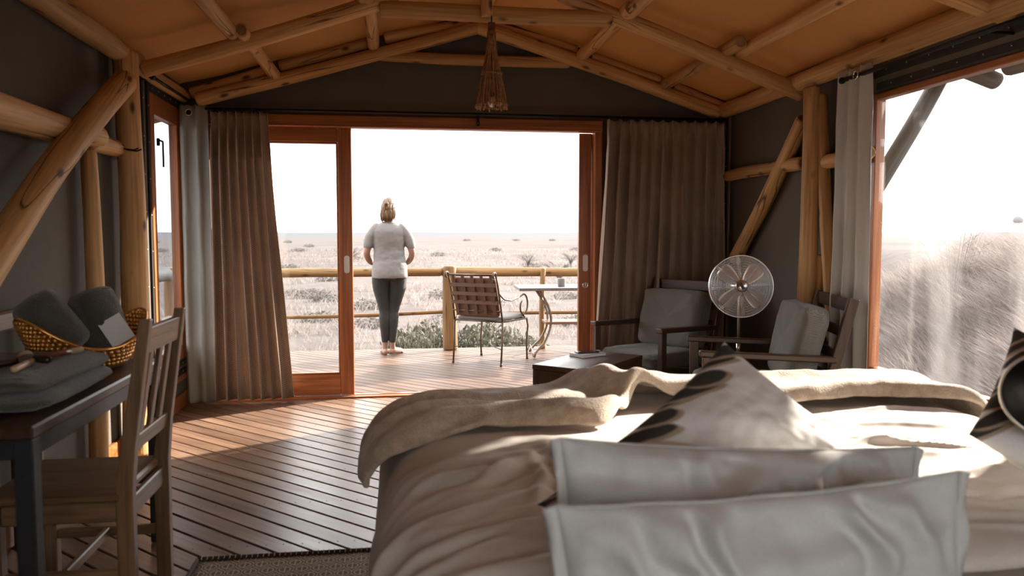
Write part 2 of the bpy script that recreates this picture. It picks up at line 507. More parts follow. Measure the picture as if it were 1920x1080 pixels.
# ------------------------------------------------------------------ poles
def log_mesh(length, r0, r1, seed, bend=.012, n=14, name='pole'):
    g = random.Random(seed)
    k = max(6, int(length / .14))
    ph = g.random() * 6; ph2 = g.random() * 6; ba = g.random() * 6.28
    v = []; rows = []
    prof = [(0, .72), (.006, .93), (.02, 1)] + [(i / k, 1) for i in range(1, k)] + [(1 - .02 / max(length, .1), 1), (1 - .006 / max(length, .1), .93), (1, .72)]
    for i, (t, sc) in enumerate(prof):
        if i < 3: t = t / max(length, .1)
        z = t * length
        bx = bend * length * math.sin(math.pi * t) ; 
        r = (r0 + (r1 - r0) * t) * sc
        row = []
        for j in range(n):
            a = 2 * math.pi * j / n
            w = 1 + .035 * math.sin(2 * a + ph + z * 2.1) + .03 * math.sin(3 * a + ph2 - z * 3.3) + .025 * math.sin(z * 7 + ph + a)
            row.append((r * w * math.cos(a) + bx * math.cos(ba), r * w * math.sin(a) + bx * math.sin(ba), z))
        rows.append(row)
    mb = MB(); allv = [p for row in rows for p in row]; fs = []
    for i in range(len(rows) - 1):
        for j in range(n):
            fs.append((i * n + j, i * n + (j + 1) % n, (i + 1) * n + (j + 1) % n, (i + 1) * n + j))
    mb.add(allv, fs, 0, True)
    mb.f.append(tuple(range(n))[::-1]); mb.mi.append(1); mb.sm.append(False)
    o = (len(rows) - 1) * n
    mb.f.append(tuple(o + j for j in range(n))); mb.mi.append(1); mb.sm.append(False)
    return mb
_seed = [100]
def pole(name, p0, p1, r0, r1=None, mat='log', bend=.008, parent=None):
    p0, p1 = Vector(p0), Vector(p1); d = p1 - p0
    _seed[0] += 1
    o = log_mesh(d.length, r0, r1 if r1 else r0, _seed[0], bend).build(name, [M[mat], M['endgrain']], parent)
    o.location = p0; o.rotation_mode = 'QUATERNION'; o.rotation_quaternion = d.to_track_quat('Z', 'Y')
    return o

# ================================================================== THE ROOM
XL, XR, YF, YB = -1.58, 2.70, 6.29, -1.4
RIDGE_X, RIDGE_Z = .66, 2.995
SL_L, SL_R = .275, .310
def roof_z(x): return RIDGE_Z - (RIDGE_X - x) * SL_L if x < RIDGE_X else RIDGE_Z - (x - RIDGE_X) * SL_R

# ---- planks: strips at 45 degrees clipped to a rectangle, every one an object
def clip_poly(poly, a, b, c):                      # keep a*x + b*y <= c
    out = []
    for i in range(len(poly)):
        p, q = poly[i], poly[(i + 1) % len(poly)]
        dp, dq = a * p[0] + b * p[1] - c, a * q[0] + b * q[1] - c
        if dp <= 0: out.append(p)
        if dp * dq < 0:
            t = dp / (dp - dq); out.append((p[0] + (q[0] - p[0]) * t, p[1] + (q[1] - p[1]) * t))
    return out
def planks(parent, rect, pitch, gap, mat, thick, seed, name='plank'):
    g = random.Random(seed)
    x0, y0, x1, y1 = rect
    s2 = math.sqrt(.5)
    k0, k1 = math.floor((x0 + y0) * s2 / pitch), math.ceil((x1 + y1) * s2 / pitch)
    lm = Matrix(((s2, s2, 0), (-s2, s2, 0), (0, 0, 1)))          # columns: along (1,-1), across (1,1)
    for k in range(k0, k1):
        a, b = k * pitch + gap / 2, (k + 1) * pitch - gap / 2
        poly = [(x0, y0), (x1, y0), (x1, y1), (x0, y1)]
        poly = clip_poly(poly, s2, s2, b); poly = clip_poly(poly, -s2, -s2, -a)
        if len(poly) < 3: continue
        c = Vector((sum(p[0] for p in poly) / len(poly), sum(p[1] for p in poly) / len(poly), 0))
        dz = g.uniform(-.0015, 0)
        inv = lm.transposed()
        loc = [inv @ (Vector((p[0], p[1], 0)) - c) for p in poly]
        n = len(loc); ch = .003
        cen = sum(loc, Vector()) / n
        top_in = []
        for p in loc:
            d = cen - p; d.z = 0
            top_in.append(p + Vector((math.copysign(min(ch, abs(d.x)), d.x), math.copysign(min(ch, abs(d.y)), d.y), 0)))
        v = [(p.x, p.y, -thick) for p in loc] + [(p.x, p.y, -ch) for p in loc] + [(p.x, p.y, 0) for p in top_in]
        fs = [tuple(range(2 * n, 3 * n))]
        for i in range(n):
            j = (i + 1) % n
            fs += [(i, j, n + j, n + i), (n + i, n + j, 2 * n + j, 2 * n + i)]
        mb = MB().add(v, fs)
        o = mb.build(name, M[mat], parent)
        o.location = (c.x, c.y, dz); o.rotation_euler = (0, 0, R(-45))
fl = struct(MB().box(((XL + XR) / 2, (YB + YF) / 2, -.075), (XR - XL, YF - YB, .07), b=.002).build('floor', plain('under_floor', (.012, .009, .007), .9)))
planks(fl, (XL + .01, YB + .01, XR - .01, YF - .04), .1015, .009, 'plank', .03, 3)
# screw heads in rows over the joists
mb = MB(); s2 = math.sqrt(.5)
for jy in range(11):
    yj = .7 + jy * .52
    for k in range(-12, 95):
        for q in (.026, .074):
            t = (k * .1015 + q) / s2
            x = t - yj
            if XL + .05 < x < XR - .1 and (x < .2 or yj > 3.2): mb.lathe([(.0032, .0002), (.0028, .0008), (0, .0008)], 6, (x, yj, 0))
mb.build('screw_head', M['black'], fl)['kind'] = 'stuff'

def wall_piece(mb, x0, x1, y0, y1, z0, z1): mb.box(((x0 + x1) / 2, (y0 + y1) / 2, (z0 + z1) / 2), (x1 - x0, y1 - y0, z1 - z0), b=.001)
T = .03
W1 = (5.50, 6.22, .36, 2.19)      # left window opening: y0, y1, z0, z1
mb = MB()
wall_piece(mb, XL - T, XL, YB, W1[0], -.05, 2.40); wall_piece(mb, XL - T, XL, W1[1], YF + .05, -.05, 2.40)
wall_piece(mb, XL - T, XL, W1[0], W1[1], -.05, W1[2]); wall_piece(mb, XL - T, XL, W1[0], W1[1], W1[3], 2.40)
struct(mb.build('wall_left', M['canvas_dark']))
W2 = (2.55, 4.225, .47, 2.06)
mb = MB()
wall_piece(mb, XR, XR + T, YB, W2[0], -.05, 2.38); wall_piece(mb, XR, XR + T, W2[1], YF + .05, -.05, 2.38)
wall_piece(mb, XR, XR + T, W2[0], W2[1], -.05, W2[2]); wall_piece(mb, XR, XR + T, W2[0], W2[1], W2[3], 2.38)
struct(mb.build('wall_right', M['canvas_dark']))
DL, DR, DH = -1.40, 1.62, 2.17     # door opening
def prism_y(mb, pts, y0, y1):
    n = len(pts)
    mb.add([(x, y0, z) for x, z in pts] + [(x, y1, z) for x, z in pts],
           [tuple(range(n)), tuple(range(n, 2 * n))[::-1]] + [(i, n + i, n + (i + 1) % n, (i + 1) % n) for i in range(n)])
mb = MB()
prism_y(mb, [(XL - T, DH), (XR + T, DH), (XR + T, roof_z(XR + T) + .006), (RIDGE_X, RIDGE_Z + .006), (XL - T, roof_z(XL - T) + .006)], YF, YF + T)
wall_piece(mb, XL, DL, YF, YF + T, -.05, DH); wall_piece(mb, DR, XR, YF, YF + T, -.05, DH)
struct(mb.build('wall_front', M['canvas_dark']))
# the wall behind the bed, with a wide window of its own
BWX = (-.9, 2.1, .95, 2.05)
mb = MB()
prism_y(mb, [(XL - T, BWX[3]), (XR + T, BWX[3]), (XR + T, roof_z(XR + T) - .01), (RIDGE_X, RIDGE_Z - .01), (XL - T, roof_z(XL - T) - .01)], YB - T, YB)
wall_piece(mb, XL, BWX[0], YB - T, YB, -.05, BWX[3]); wall_piece(mb, BWX[1], XR, YB - T, YB, -.05, BWX[3]); wall_piece(mb, BWX[0], BWX[1], YB - T, YB, -.05, BWX[2])
struct(mb.build('wall_back', M['canvas_dark']))

# roof canvas: two slopes, slightly hanging between the purlins
YE = 7.05
for side in (-1, 1):
    nu, nv = 60, 120
    xs = np.linspace(RIDGE_X, -2.35 if side < 0 else XR + .10, nu)
    ys = np.linspace(YB - .4, YE, nv)
    X, Y = np.meshgrid(xs, ys, indexing='ij')
    Z = RIDGE_Z - np.abs(X - RIDGE_X) * (SL_L if side < 0 else SL_R) + .012
    Z += -.008 * (1 - np.cos(np.abs(X - RIDGE_X) * 2 * np.pi / .78)) + .008 * fbm(X * 1.1 + 3 * side, Y * 1.7, 3)
    # creases pulled towards the poles
    Z += .010 * np.exp(-((Y - 5.62 - .05 * X) / .035) ** 2) - .012 * np.exp(-((Y - 4.02 + .1 * X) / .05) ** 2)
    o = grid_mesh('ceiling', np.stack([X, Y, Z], -1), M['canvas_roof'])
    solidify(o, .003, 1); struct(o)

xa = aty(1870, 158, 4.4)
X, Y = np.meshgrid(np.linspace(XR + .09, xa.x + .07, 14), np.linspace(YB - .4, 4.46, 60), indexing='ij')
za = roof_z(XR + .09) + .010
Z = za + (X - XR - .09) / (xa.x - XR - .02) * (xa.z + .165 - za) + .004 * fbm(X * 2, Y * 2, 2)
struct(solidify(grid_mesh('awning', np.stack([X, Y, Z], -1), M['canvas_roof']), .003, 1), 'canvas awning outside the big window')

# trims: dark strips with rivets, baseboards
def strip(name, p0, p1, w, h, mat, up=(0, 0, 1)): return struct(MB().beam(p0, p1, w, h, up, .001).build(name, M[mat]))
def rivets(parent, p0, p1, n, nrm, r=.0055):
    mb = MB(); p0, p1 = Vector(p0), Vector(p1); q = Vector(nrm).to_track_quat('Z', 'Y').to_matrix()
    for i in range(n):
        mb.lathe([(r, 0), (r * .8, r * .4), (0, r * .6)], 8, p0.lerp(p1, (i + .5) / n), m=q)
    mb.build('rivet', M['rivet'], parent)
tn = [0]
def trim(*a):
    tn[0] += 1
    return strip('trim_%d' % tn[0], *a)
t = trim((XL + .008, 5.36, .05), (XL + .008, 5.36, 2.30), .012, .03, 'canvas_strip', (0, 1, 0)); rivets(t, (XL + .015, 5.365, .1), (XL + .015, 5.365, 2.25), 9, (1, 0, 0))
t = trim((XL + .008, 5.475, .05), (XL + .008, 5.475, 2.26), .012, .03, 'canvas_strip', (0, 1, 0)); rivets(t, (XL + .015, 5.475, .1), (XL + .015, 5.475, 2.22), 9, (1, 0, 0))
t = trim((XL + .008, 5.48, 2.225), (XL + .008, 6.26, 2.225), .012, .035, 'canvas_strip'); rivets(t, (XL + .015, 5.5, 2.225), (XL + .015, 6.2, 2.225), 5, (1, 0, 0))
trim((XL + .006, 5.48, 2.27), (XL + .006, 6.26, 2.27), .012, .04, 'strip_mid')
trim((XL + .007, 5.48, 2.315), (XL + .007, 6.26, 2.315), .012, .035, 'canvas_strip')
t = trim((XL + .008, 5.48, .325), (XL + .008, 6.26, .325), .012, .03, 'canvas_strip'); rivets(t, (XL + .015, 5.5, .325), (XL + .015, 6.2, .325), 5, (1, 0, 0))
t = trim((XL + .008, 5.48, .265), (XL + .008, 6.26, .265), .012, .03, 'canvas_strip'); rivets(t, (XL + .015, 5.5, .265), (XL + .015, 6.2, .265), 5, (1, 0, 0))
trim((XL + .012, 5.40, .225), (XL + .012, 6.27, .225), .024, .04, 'door_x')
struct(MB().beam((XL + .014, YB, .055), (XL + .014, YF - .03, .055), .024, .11).build('baseboard_left', M['door_x']))
struct(MB().beam((XR - .014, W2[0], .055), (XR - .014, YF - .03, .055), .024, .11).build('baseboard_right', M['door_x']))
# above the right window
t = trim((XR - .008, W2[0], 2.098), (XR - .008, 4.20, 2.098), .014, .036, 'canvas_strip'); rivets(t, (XR - .017, 2.6, 2.098), (XR - .017, 4.15, 2.098), 9, (-1, 0, 0), .0045)
trim((XR - .006, W2[0], 2.133), (XR - .006, 4.20, 2.133), .012, .034, 'strip_mid')
t = trim((XR - .009, W2[0], 2.172), (XR - .009, 4.30, 2.172), .016, .042, 'canvas_strip'); rivets(t, (XR - .018, 2.6, 2.18), (XR - .018, 4.2, 2.18), 9, (-1, 0, 0), .0045)
t = trim((XR - .008, W2[0], .452), (XR - .008, 4.2, .452), .014, .032, 'canvas_strip'); rivets(t, (XR - .017, 2.6, .452), (XR - .017, 4.15, .452), 9, (-1, 0, 0), .0045)
# dark flap strips in the right front corner and a thin batten
t = trim((2.585, YF - .012, .05), (2.585, YF - .012, 2.24), .012, .03, 'canvas_strip', (1, 0, 0)); rivets(t, (2.585, YF - .02, .1), (2.585, YF - .02, 2.2), 14, (0, -1, 0), .0045)
trim((2.642, YF - .010, .05), (2.642, YF - .010, 2.24), .010, .085, 'strip_mid', (1, 0, 0))
t = trim((XR - .012, 6.245, .05), (XR - .012, 6.245, 2.24), .012, .03, 'canvas_strip', (0, 1, 0)); rivets(t, (XR - .02, 6.245, .1), (XR - .02, 6.245, 2.2), 14, (-1, 0, 0), .0045)
trim((XR - .012, 6.20, .05), (XR - .012, 6.20, 2.22), .016, .022, 'teak_z', (0, 1, 0))

# ---- window_1 (left) and window_2 (right, the large one)
def window_x(name, x, y0, y1, z0, z1, st, rt, rb, dep, mat_glass, side):
    e = struct(empty(name, (x, (y0 + y1) / 2, z0)))
    oy = (y0 + y1) / 2; w = y1 - y0; h = z1 - z0
    for s in (-1, 1):
        MB().beam((0, s * (w / 2 - st / 2), 0), (0, s * (w / 2 - st / 2), h), dep, st, (0, 1, 0)).build('stile', M['door_z'], e)
    MB().beam((0, -w / 2 + st, h - rt / 2), (0, w / 2 - st, h - rt / 2), dep, rt).build('rail', M['door_y'], e)
    MB().beam((0, -w / 2 + st, rb / 2), (0, w / 2 - st, rb / 2), dep, rb).build('rail', M['door_y'], e)
    MB().box((-.01 * side, 0, h / 2 + (rb - rt) / 2), (.006, w - 2 * st + .01, h - rt - rb + .01), b=.0005).build('pane', M[mat_glass], e)
    return e
w1 = window_x('window_1', XL - .012, W1[0], W1[1], W1[2], W1[3], .085, .13, .10, .06, 'glass_tint', -1)
hm = MB(); hm.beam((.04, -.275, 1.52), (.06, -.275, 1.52), .018, .05); hm.beam((.06, -.28, 1.53), (.06, -.20, 1.53), .01, .012); hm.beam((.06, -.205, 1.53), (.06, -.205, 1.36), .012, .012, (0, 1, 0))
hm.build('latch', M['black'], w1)
w2 = window_x('window_2', XR + .012, W2[0], W2[1], W2[2], W2[3], .035, .035, .045, .06, 'glass_dusty', 1)
# sill board of the big window
struct(MB().beam((XR + .02, W2[0], W2[2] + .005), (XR + .02, W2[1], W2[2] + .005), .09, .02).build('trim_20', M['door_y']))
e = struct(empty('window_3', ((BWX[0] + BWX[1]) / 2, YB - .012, BWX[2])))
w = BWX[1] - BWX[0]; h = BWX[3] - BWX[2]
for x in (-w / 2 + .035, 0, w / 2 - .035): MB().beam((x, 0, 0), (x, 0, h), .05, .07, (1, 0, 0)).build('stile', M['door_z'], e)
for z in (.035, h - .035): MB().beam((-w / 2 + .07, 0, z), (w / 2 - .07, 0, z), .05, .07).build('rail', M['door_x'], e)
for s in (-1, 1): MB().box((s * w / 4, 0, h / 2), (w / 2 - .09, .006, h - .13), b=.0005).build('pane', M['glass'], e)

# ---- door_1: header, jambs, threshold and two sliding leaves
d1 = struct(empty('door_1', ((DL + DR) / 2, YF, 0))); ox = (DL + DR) / 2
def dbeam(name, p0, p1, w, h, mat, up=(0, 0, 1), parent=None, b=.004):
    return MB().beam(Vector(p0) - Vector((ox, YF, 0)), Vector(p1) - Vector((ox, YF, 0)), w, h, up, b).build(name, M[mat], parent or d1)
dbeam('header', (DL - .02, YF - .01, 2.128), (DR + .02, YF - .01, 2.128), .10, .088, 'door_x')
dbeam('header_lip', (DL, YF - .055, 2.092), (DR, YF - .055, 2.092), .02, .012, 'door_x')
dbeam('jamb', (DL + .03, YF, 0), (DL + .03, YF, 2.09), .10, .06, 'door_z', (1, 0, 0))
dbeam('jamb', (DR - .01, YF, 0), (DR - .01, YF, 2.09), .10, .06, 'door_z', (1, 0, 0))
dbeam('threshold', (DL, YF + .015, .002), (DR, YF + .015, .002), .13, .02, 'door_x')
dbeam('track', (DL, YF + .02, .014), (DR, YF + .02, .014), .014, .010, 'chrome', b=.001)
def leaf(x0, x1, y, hside):
    lf = dbeam('sliding_leaf', (x0, y, 1.05), (x0 + .001, y, 1.05), .001, .001, 'door_z')
    sw = .105
    me = MB()
    o = Vector((ox, YF, 0))
    a = lambda x, z: Vector((x, y, z)) - o
    me.beam(a(x0 + sw / 2, .02), a(x0 + sw / 2, 2.085), .045, sw, (1, 0, 0))
    me.beam(a(x1 - sw / 2, .02), a(x1 - sw / 2, 2.085), .045, sw, (1, 0, 0))
    lf.data = me.mesh('sliding_leaf'); lf.data.materials.append(M['door_z'])
    rl = MB().beam(a(x0 + sw, 2.032), a(x1 - sw, 2.032), .045, .105).build('rail', M['door_x'], lf)
    rl = MB().beam(a(x0 + sw, .10), a(x1 - sw, .10), .045, .16).build('rail', M['door_x'], lf)
    bead = MB()
    for z in (.187, 1.972): bead.beam(a(x0 + sw, z), a(x1 - sw, z), .03, .014)
    for x in (x0 + sw + .006, x1 - sw - .006): bead.beam(a(x, .19), a(x, 1.97), .03, .014, (1, 0, 0))
    bead.build('glazing_bead', M['door_x'], lf)
    MB().box(a((x0 + x1) / 2, 1.08), (x1 - x0 - 2 * sw + .01, .006, 1.80), b=.0005).build('pane', M['glass'], lf)
    hx = x1 - .045 if hside > 0 else x0 + .055
    hb = MB()
    P = []
    for k in range(24):
        an = 2 * math.pi * k / 24
        P.append(a(hx + .017 * math.cos(an), 1.04 + (.048 if math.sin(an) > 0 else -.048) + .017 * math.sin(an)) + Vector((0, -.026, 0)))
    hb.tube(P, .0045, 6, closed=True)
    hb.box(a(hx, 1.04) + Vector((0, -.0235, 0)), (.034, .004, .125), b=.001)
    hb.build('flush_handle', plain('white_handle', (.75, .73, .70), .35), lf)
    if hside < 0:
        k = MB(); k.tube([a(hx + .0, .86) + Vector((.02 * math.cos(q), -.027, .02 * math.sin(q))) for q in np.linspace(0, 2 * math.pi, 20, endpoint=False)], .006, 6, closed=True)
        k.box(a(hx, .86) + Vector((0, -.028, 0)), (.008, .006, .026), b=.001)
        k.build('lock_ring', M['chrome'], lf)
    return lf
leaf(-1.36, -.33, YF + .035, 1)
leaf(1.475, 2.45, YF + .075, -1)

# ================================================================== TIMBER FRAME
def tp(name, a, b, r, label, r1=None, mat='log', cat='beam', group=None, bend=.008):
    return tag(pole(name, a, b, r, r1, mat, bend), label, cat, group)
YG = 6.17
# front gable truss
tp('rafter_pole', aty(368, 188, YG), aty(897, 52, YG), .048, 'long honey-coloured rafter pole edging the dark gable on the left slope')
tp('rafter_pole', aty(1348, 213, YG), aty(893, 50, YG), .052, 'long honey-coloured rafter pole edging the dark gable on the right slope')
tp('collar_beam', aty(712, 104, YG + .03), aty(1069, 117, YG + .03), .043, 'horizontal collar pole crossing the dark canvas gable behind the twig lamp')
GB = [((357, 176), (507, 131), 'left gable rafter, lowest piece by the corner'), ((524, 126), (690, 80), 'left gable rafter between the two purlins'),
      ((720, 72), (880, 45), 'left gable rafter, topmost piece by the ridge'), ((912, 46), (1082, 96), 'right gable rafter, topmost piece by the ridge'),
      ((1108, 106), (1240, 152), 'right gable rafter between the two purlins'), ((1262, 163), (1362, 205), 'right gable rafter, lowest piece by the corner')]
for a, b, s in GB:
    tp('blocking_pole', aty(*a, YG + .05), aty(*b, YG + .05), .043, 'short pole lying on the ' + s)
# second truss, nearer the camera
Y2 = 5.0
tp('rafter_pole', aty(266, 132, Y2), aty(745, -8, Y2), .047, 'thick rafter pole of the nearer truss rising from the left post', .052)
tp('rafter_pole', aty(1507, 176, Y2), aty(1050, -12, Y2), .052, 'thick rafter pole of the nearer truss coming down to the right post')
tp('collar_beam', aty(712, 16, Y2 - .02), aty(1146, 36, Y2 - .02), .05, 'horizontal collar pole of the nearer truss above the twig lamp')
tp('king_post', aty(913, 33, Y2 - .10), aty(912, -60, Y2 - .10), .036, 'short upright pole hanging in front of the nearer collar pole at the ridge', cat='post')
# third truss (its right foot is seen at the top edge)
Y3 = 3.25
p = aty(1895, 28, Y3)
tp('rafter_pole', p, (RIDGE_X + .2, Y3, p.z + (p.x - RIDGE_X - .2) * .31), .052, 'squared rafter foot at the upper right corner above the big window')
p = Vector((-1.45, Y3, 2.36))
# purlins, running along the tent
def purlin(px, py, y, y0, y1, r, label, dx=0, dz=0, name='purlin_pole'):
    p = aty(px, py, y)
    return tp(name, (p.x + dx, y0, p.z + dz), (p.x + dx, y1, p.z + dz), r, label, bend=.008 if y1 - y0 < 2 else .0012)
purlin(513, 137, 6.1, 4.86, 6.24, .043, 'stubby purlin on the left slope between both trusses, with a sawn end showing')
purlin(513, 137, 6.1, YB + .05, 5.05, .046, 'near purlin on the left slope lapping beside the sawn end of the next', -.075, .01)
purlin(699, 80, 6.1, 4.86, 6.24, .045, 'upper left purlin showing as a short upright piece near the ridge')
purlin(699, 80, 6.1, YB + .05, 4.98, .045, 'near upper left purlin seen only at the top edge beside the collar pole', -.03, .004)
purlin(1094, 100, 6.1, 4.86, 6.24, .048, 'upper right purlin between both trusses right of the twig lamp')
purlin(1094, 100, 6.1, YB + .05, 4.98, .046, 'near upper right purlin at the top edge above the crossing rafter', .03, .0)
purlin(1251, 156, 6.1, 4.75, 6.24, .046, 'lower right purlin between both trusses with a knobbly sawn end')
purlin(1251, 156, 6.1, YB + .05, 5.05, .046, 'long knotty near purlin on the right slope beyond the knobbly sawn end', .095, -.01)
tp('ridge_pole', (RIDGE_X, YB + .05, 2.90), (RIDGE_X, 6.05, 2.90), .040, 'ridge pole along the peak of the canvas roof')
p = atx(1366, 209, XR - .09); tp('eave_pole', (XR - .078, 6.22, p.z + .02), (XR - .078, YB + .05, p.z + .03), .06, 'eave pole along the right wall above the big window', bend=.001)
p = atx(348, 180, XL + .06); tp('eave_pole', (XL + .05, 6.26, p.z), (XL + .05, 4.95, p.z), .045, 'short eave pole above the narrow left window')
q = atx(228, 108, XL + .06); tp('eave_pole', (XL + .072, 5.08, q.z + .02), (XL + .072, YB + .05, q.z + .05), .062, 'thick eave pole along the top of the dark left wall', bend=.001)
# posts and braces
p = atx(241, 350, XL + .09)
LPY = p.y
tp('post_pole', (p.x, p.y, 0), (p.x, p.y, 2.30), .075, 'stout round post beside the narrow left window', .068, cat='post')
p = atx(170, 430, XL + .06)
tp('post_pole', (p.x, p.y, 0), (p.x, p.y, atx(170, 283, XL + .06).z), .046, 'slender pale post against the left canvas wall behind the rolled towels', .04, cat='post')
a = atx(236, 150, XL + .15); b = atx(-60, 560, XL + .15)
tp('brace_pole', a, b, .062, 'thick crooked brace slanting down across the left canvas wall', .066, bend=.018, cat='brace')
a = atx(-60, 190, XL + .07); b = atx(184, 256, XL + .07)
tp('rail_pole', a, b, .072, 'thick pale rail on the left wall ending at the slanting brace', .058, cat='rail')
a = atx(168, 264, XL + .055); b = atx(243, 287, XL + .055)
tp('rail_pole', a, b, .05, 'stub of pale rail sticking out behind the slanting brace', .045, cat='rail')
pr = atx(1518, 350, XR - .12)
tp('post_pole', atx(1502, 740, XR - .12), atx(1522, 163, XR - .12), .062, 'tall round post before the right canvas wall beside the grey curtain', .054, cat='post')
tp('post_pole', atx(1562, 640, XR - .06), atx(1540, 178, XR - .06), .036, 'split tapering pole leaning right behind the tall right post', .042, cat='post')
tp('brace_pole', atx(1526, 660, XR - .05), atx(1543, 478, XR - .05), .046, 'short pole with a pointed top behind the wooden armchair', .034, cat='brace')
tp('brace_pole', atx(1507, 222, XR - .07), atx(1378, 488, XR - .07), .052, 'straight brace slanting down the right wall behind the fan', cat='brace')
tp('rail_pole', atx(1363, 331, XR - .045), atx(1470, 312, XR - .045), .044, 'horizontal rail on the right wall ending at the slanting brace', cat='rail')
tp('rail_pole', atx(1474, 311, XR - .052), atx(1507, 306, XR - .052), .047, 'short rail piece between the right brace and the tall post', cat='rail')
tp('rail_pole', atx(1549, 304, XR - .06), atx(1630, 285, XR - .06), .046, 'rail piece with a round end beside the grey curtain', cat='rail')
# outside the big window: weathered beam, strut, outer eave
a = aty(1640, 352, 4.42); b = aty(1768, 136, 4.42)
a = Vector((XR + .12, 4.4, a.z + (XR + .12 - a.x) * 1.2))
tp('roof_strut', a, b, .050, 'weathered grey strut slanting up outside the big window', mat='log_grey', cat='brace')
sx = 3.52
zb = aty(1870, 158, 4.4).z
xb = aty(1870, 158, 4.4).x
tp('rafter_tail', (XR + .05, 4.4, zb + (xb - XR - .05) * .30 + .03), (xb, 4.4, zb + .02), .060, 'weathered grey rafter tail outside the big window', mat='log_grey')
tp('outer_eave_pole', (xb + .0, 4.33, zb + .085), (xb + .0, 0, zb + .085), .05, 'pale weathered pole along the outer roof edge outside the big window', mat='log_grey', bend=.001)
a = (DL + .02, YE - .10, roof_z(DL) - .09); b = (RIDGE_X, YE - .10, RIDGE_Z - .08)
tp('rafter_pole', (-2.25, YE - .12, roof_z(-2.25) - .06), b, .045, 'outer gable pole seen through the top of the sliding glass leaf', mat='log')
tp('rafter_pole', (3.5, YE - .12, roof_z(3.5) - .06), b, .045, 'outer gable pole above the right half of the open doorway', mat='log')

# ================================================================== OUTSIDE
def terrain(x, y):
    x = np.asarray(x, float); y = np.asarray(y, float)
    base = -1.05 + .10 * fbm(x / 9, y / 9, 3) * sstep(6, 20, np.hypot(x, y))
    d = x - .42 * np.maximum(y, 0) + .6 * fbm(x / 5 + 9, y / 5, 2)
    hill = sstep(.4, 5.5, d) * (.95 + .93 * sstep(3.0, 9.5, x)) * (1 - .85 * sstep(26, 70, x))
    roll = sstep(300, 2500, np.hypot(x, y)) * (4.5 * fbm(x / 900 + 4, y / 900, 3) + 1.0)
    far = sstep(1200, 3600, np.hypot(x, y)) * (10 + 9 * fbm(x / 700, y / 700, 3))
    return base + hill + roll * .35 + far
# ground: polar grid, dense near the tent
m, nt, b = new_mat('dry_ground')
v = coords(nt, (1, 1, 1), False)
n1 = N(nt, 'ShaderNodeTexNoise', Scale=.045, Detail=8.0, Roughness=.62); L(nt, v, n1.inputs['Vector'])
n2 = N(nt, 'ShaderNodeTexNoise', Scale=1.1, Detail=8.0, Roughness=.7); L(nt, v, n2.inputs['Vector'])
n3 = N(nt, 'ShaderNodeTexNoise', Scale=.012, Detail=4.0, Distortion=1.2); L(nt, v, n3.inputs['Vector'])
r1 = ramp(nt, [(.32, (.084, .073, .069)), (.5, (.106, .093, .088)), (.68, (.124, .110, .105))]); L(nt, n1.outputs['Fac'], r1.inputs[0])
r2 = ramp(nt, [(.3, .72), (.6, 1.08)]); L(nt, n2.outputs['Fac'], r2.inputs[0])
r3 = ramp(nt, [(.55, 0.0), (.62, .55)]); L(nt, n3.outputs['Fac'], r3.inputs[0])
c = mixc(nt, r3.outputs[0], r1.outputs[0], (.125, .095, .085))
c = mixc(nt, 1.0, c, r2.outputs[0], 'MULTIPLY')
# distance haze painted into the ground colour: blends to grey-blue farther out
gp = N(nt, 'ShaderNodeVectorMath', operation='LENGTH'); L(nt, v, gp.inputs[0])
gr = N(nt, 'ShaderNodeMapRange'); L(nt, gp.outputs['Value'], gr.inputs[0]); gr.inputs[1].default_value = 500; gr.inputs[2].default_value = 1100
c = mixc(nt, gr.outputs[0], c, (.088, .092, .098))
L(nt, c, b.inputs['Base Color']); b.inputs['Roughness'].default_value = .95; b.inputs['Specular IOR Level'].default_value = .05
bump(nt, b, n2.outputs['Fac'], .5, .15)
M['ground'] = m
na, nr = 220, 150
rad = 1.2 * (4200 / 1.2) ** (np.linspace(0, 1, nr))
ang = np.linspace(0, 2 * np.pi, na, endpoint=False)
A_, R_ = np.meshgrid(ang, rad, indexing='ij')
gx = R_ * np.cos(A_) + .5; gy = R_ * np.sin(A_) + 3
gz = terrain(gx, gy)
under = (gx > -3.4) & (gx < 3.0) & (gy > -2) & (gy < 9.3)
gz = np.where(under, np.minimum(gz, -1.0), gz)
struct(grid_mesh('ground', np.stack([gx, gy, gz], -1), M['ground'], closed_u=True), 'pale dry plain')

# grass blades: many thin bent strips in one mesh
def grass_mat(name, c1, c2, c3, trans=.35):
    m, nt, b = new_mat(name)
    a = N(nt, 'ShaderNodeAttribute', attribute_name='tone')
    r = ramp(nt, [(0, c1), (.5, c2), (1, c3)]); L(nt, a.outputs['Fac'], r.inputs[0])
    L(nt, r.outputs[0], b.inputs['Base Color']); b.inputs['Roughness'].default_value = .75; b.inputs['Specular IOR Level'].default_value = .2
    t = N(nt, 'ShaderNodeBsdfTranslucent'); L(nt, r.outputs[0], t.inputs['Color'])
    mx = N(nt, 'ShaderNodeMixShader'); mx.inputs[0].default_value = trans
    L(nt, b.outputs[0], mx.inputs[1]); L(nt, t.outputs[0], mx.inputs[2]); L(nt, mx.outputs[0], nt.nodes['Material Output'].inputs['Surface'])
    return m
M['grass'] = grass_mat('straw_grass', (.172, .141, .128), (.222, .188, .174), (.285, .248, .234), .45)
M['bush'] = grass_mat('grey_green_leaves', (.050, .048, .034), (.080, .077, .056), (.135, .128, .098), .3)
M['bush_far'] = grass_mat('dusty_leaves', (.075, .069, .062), (.092, .085, .077), (.115, .107, .098), .3)
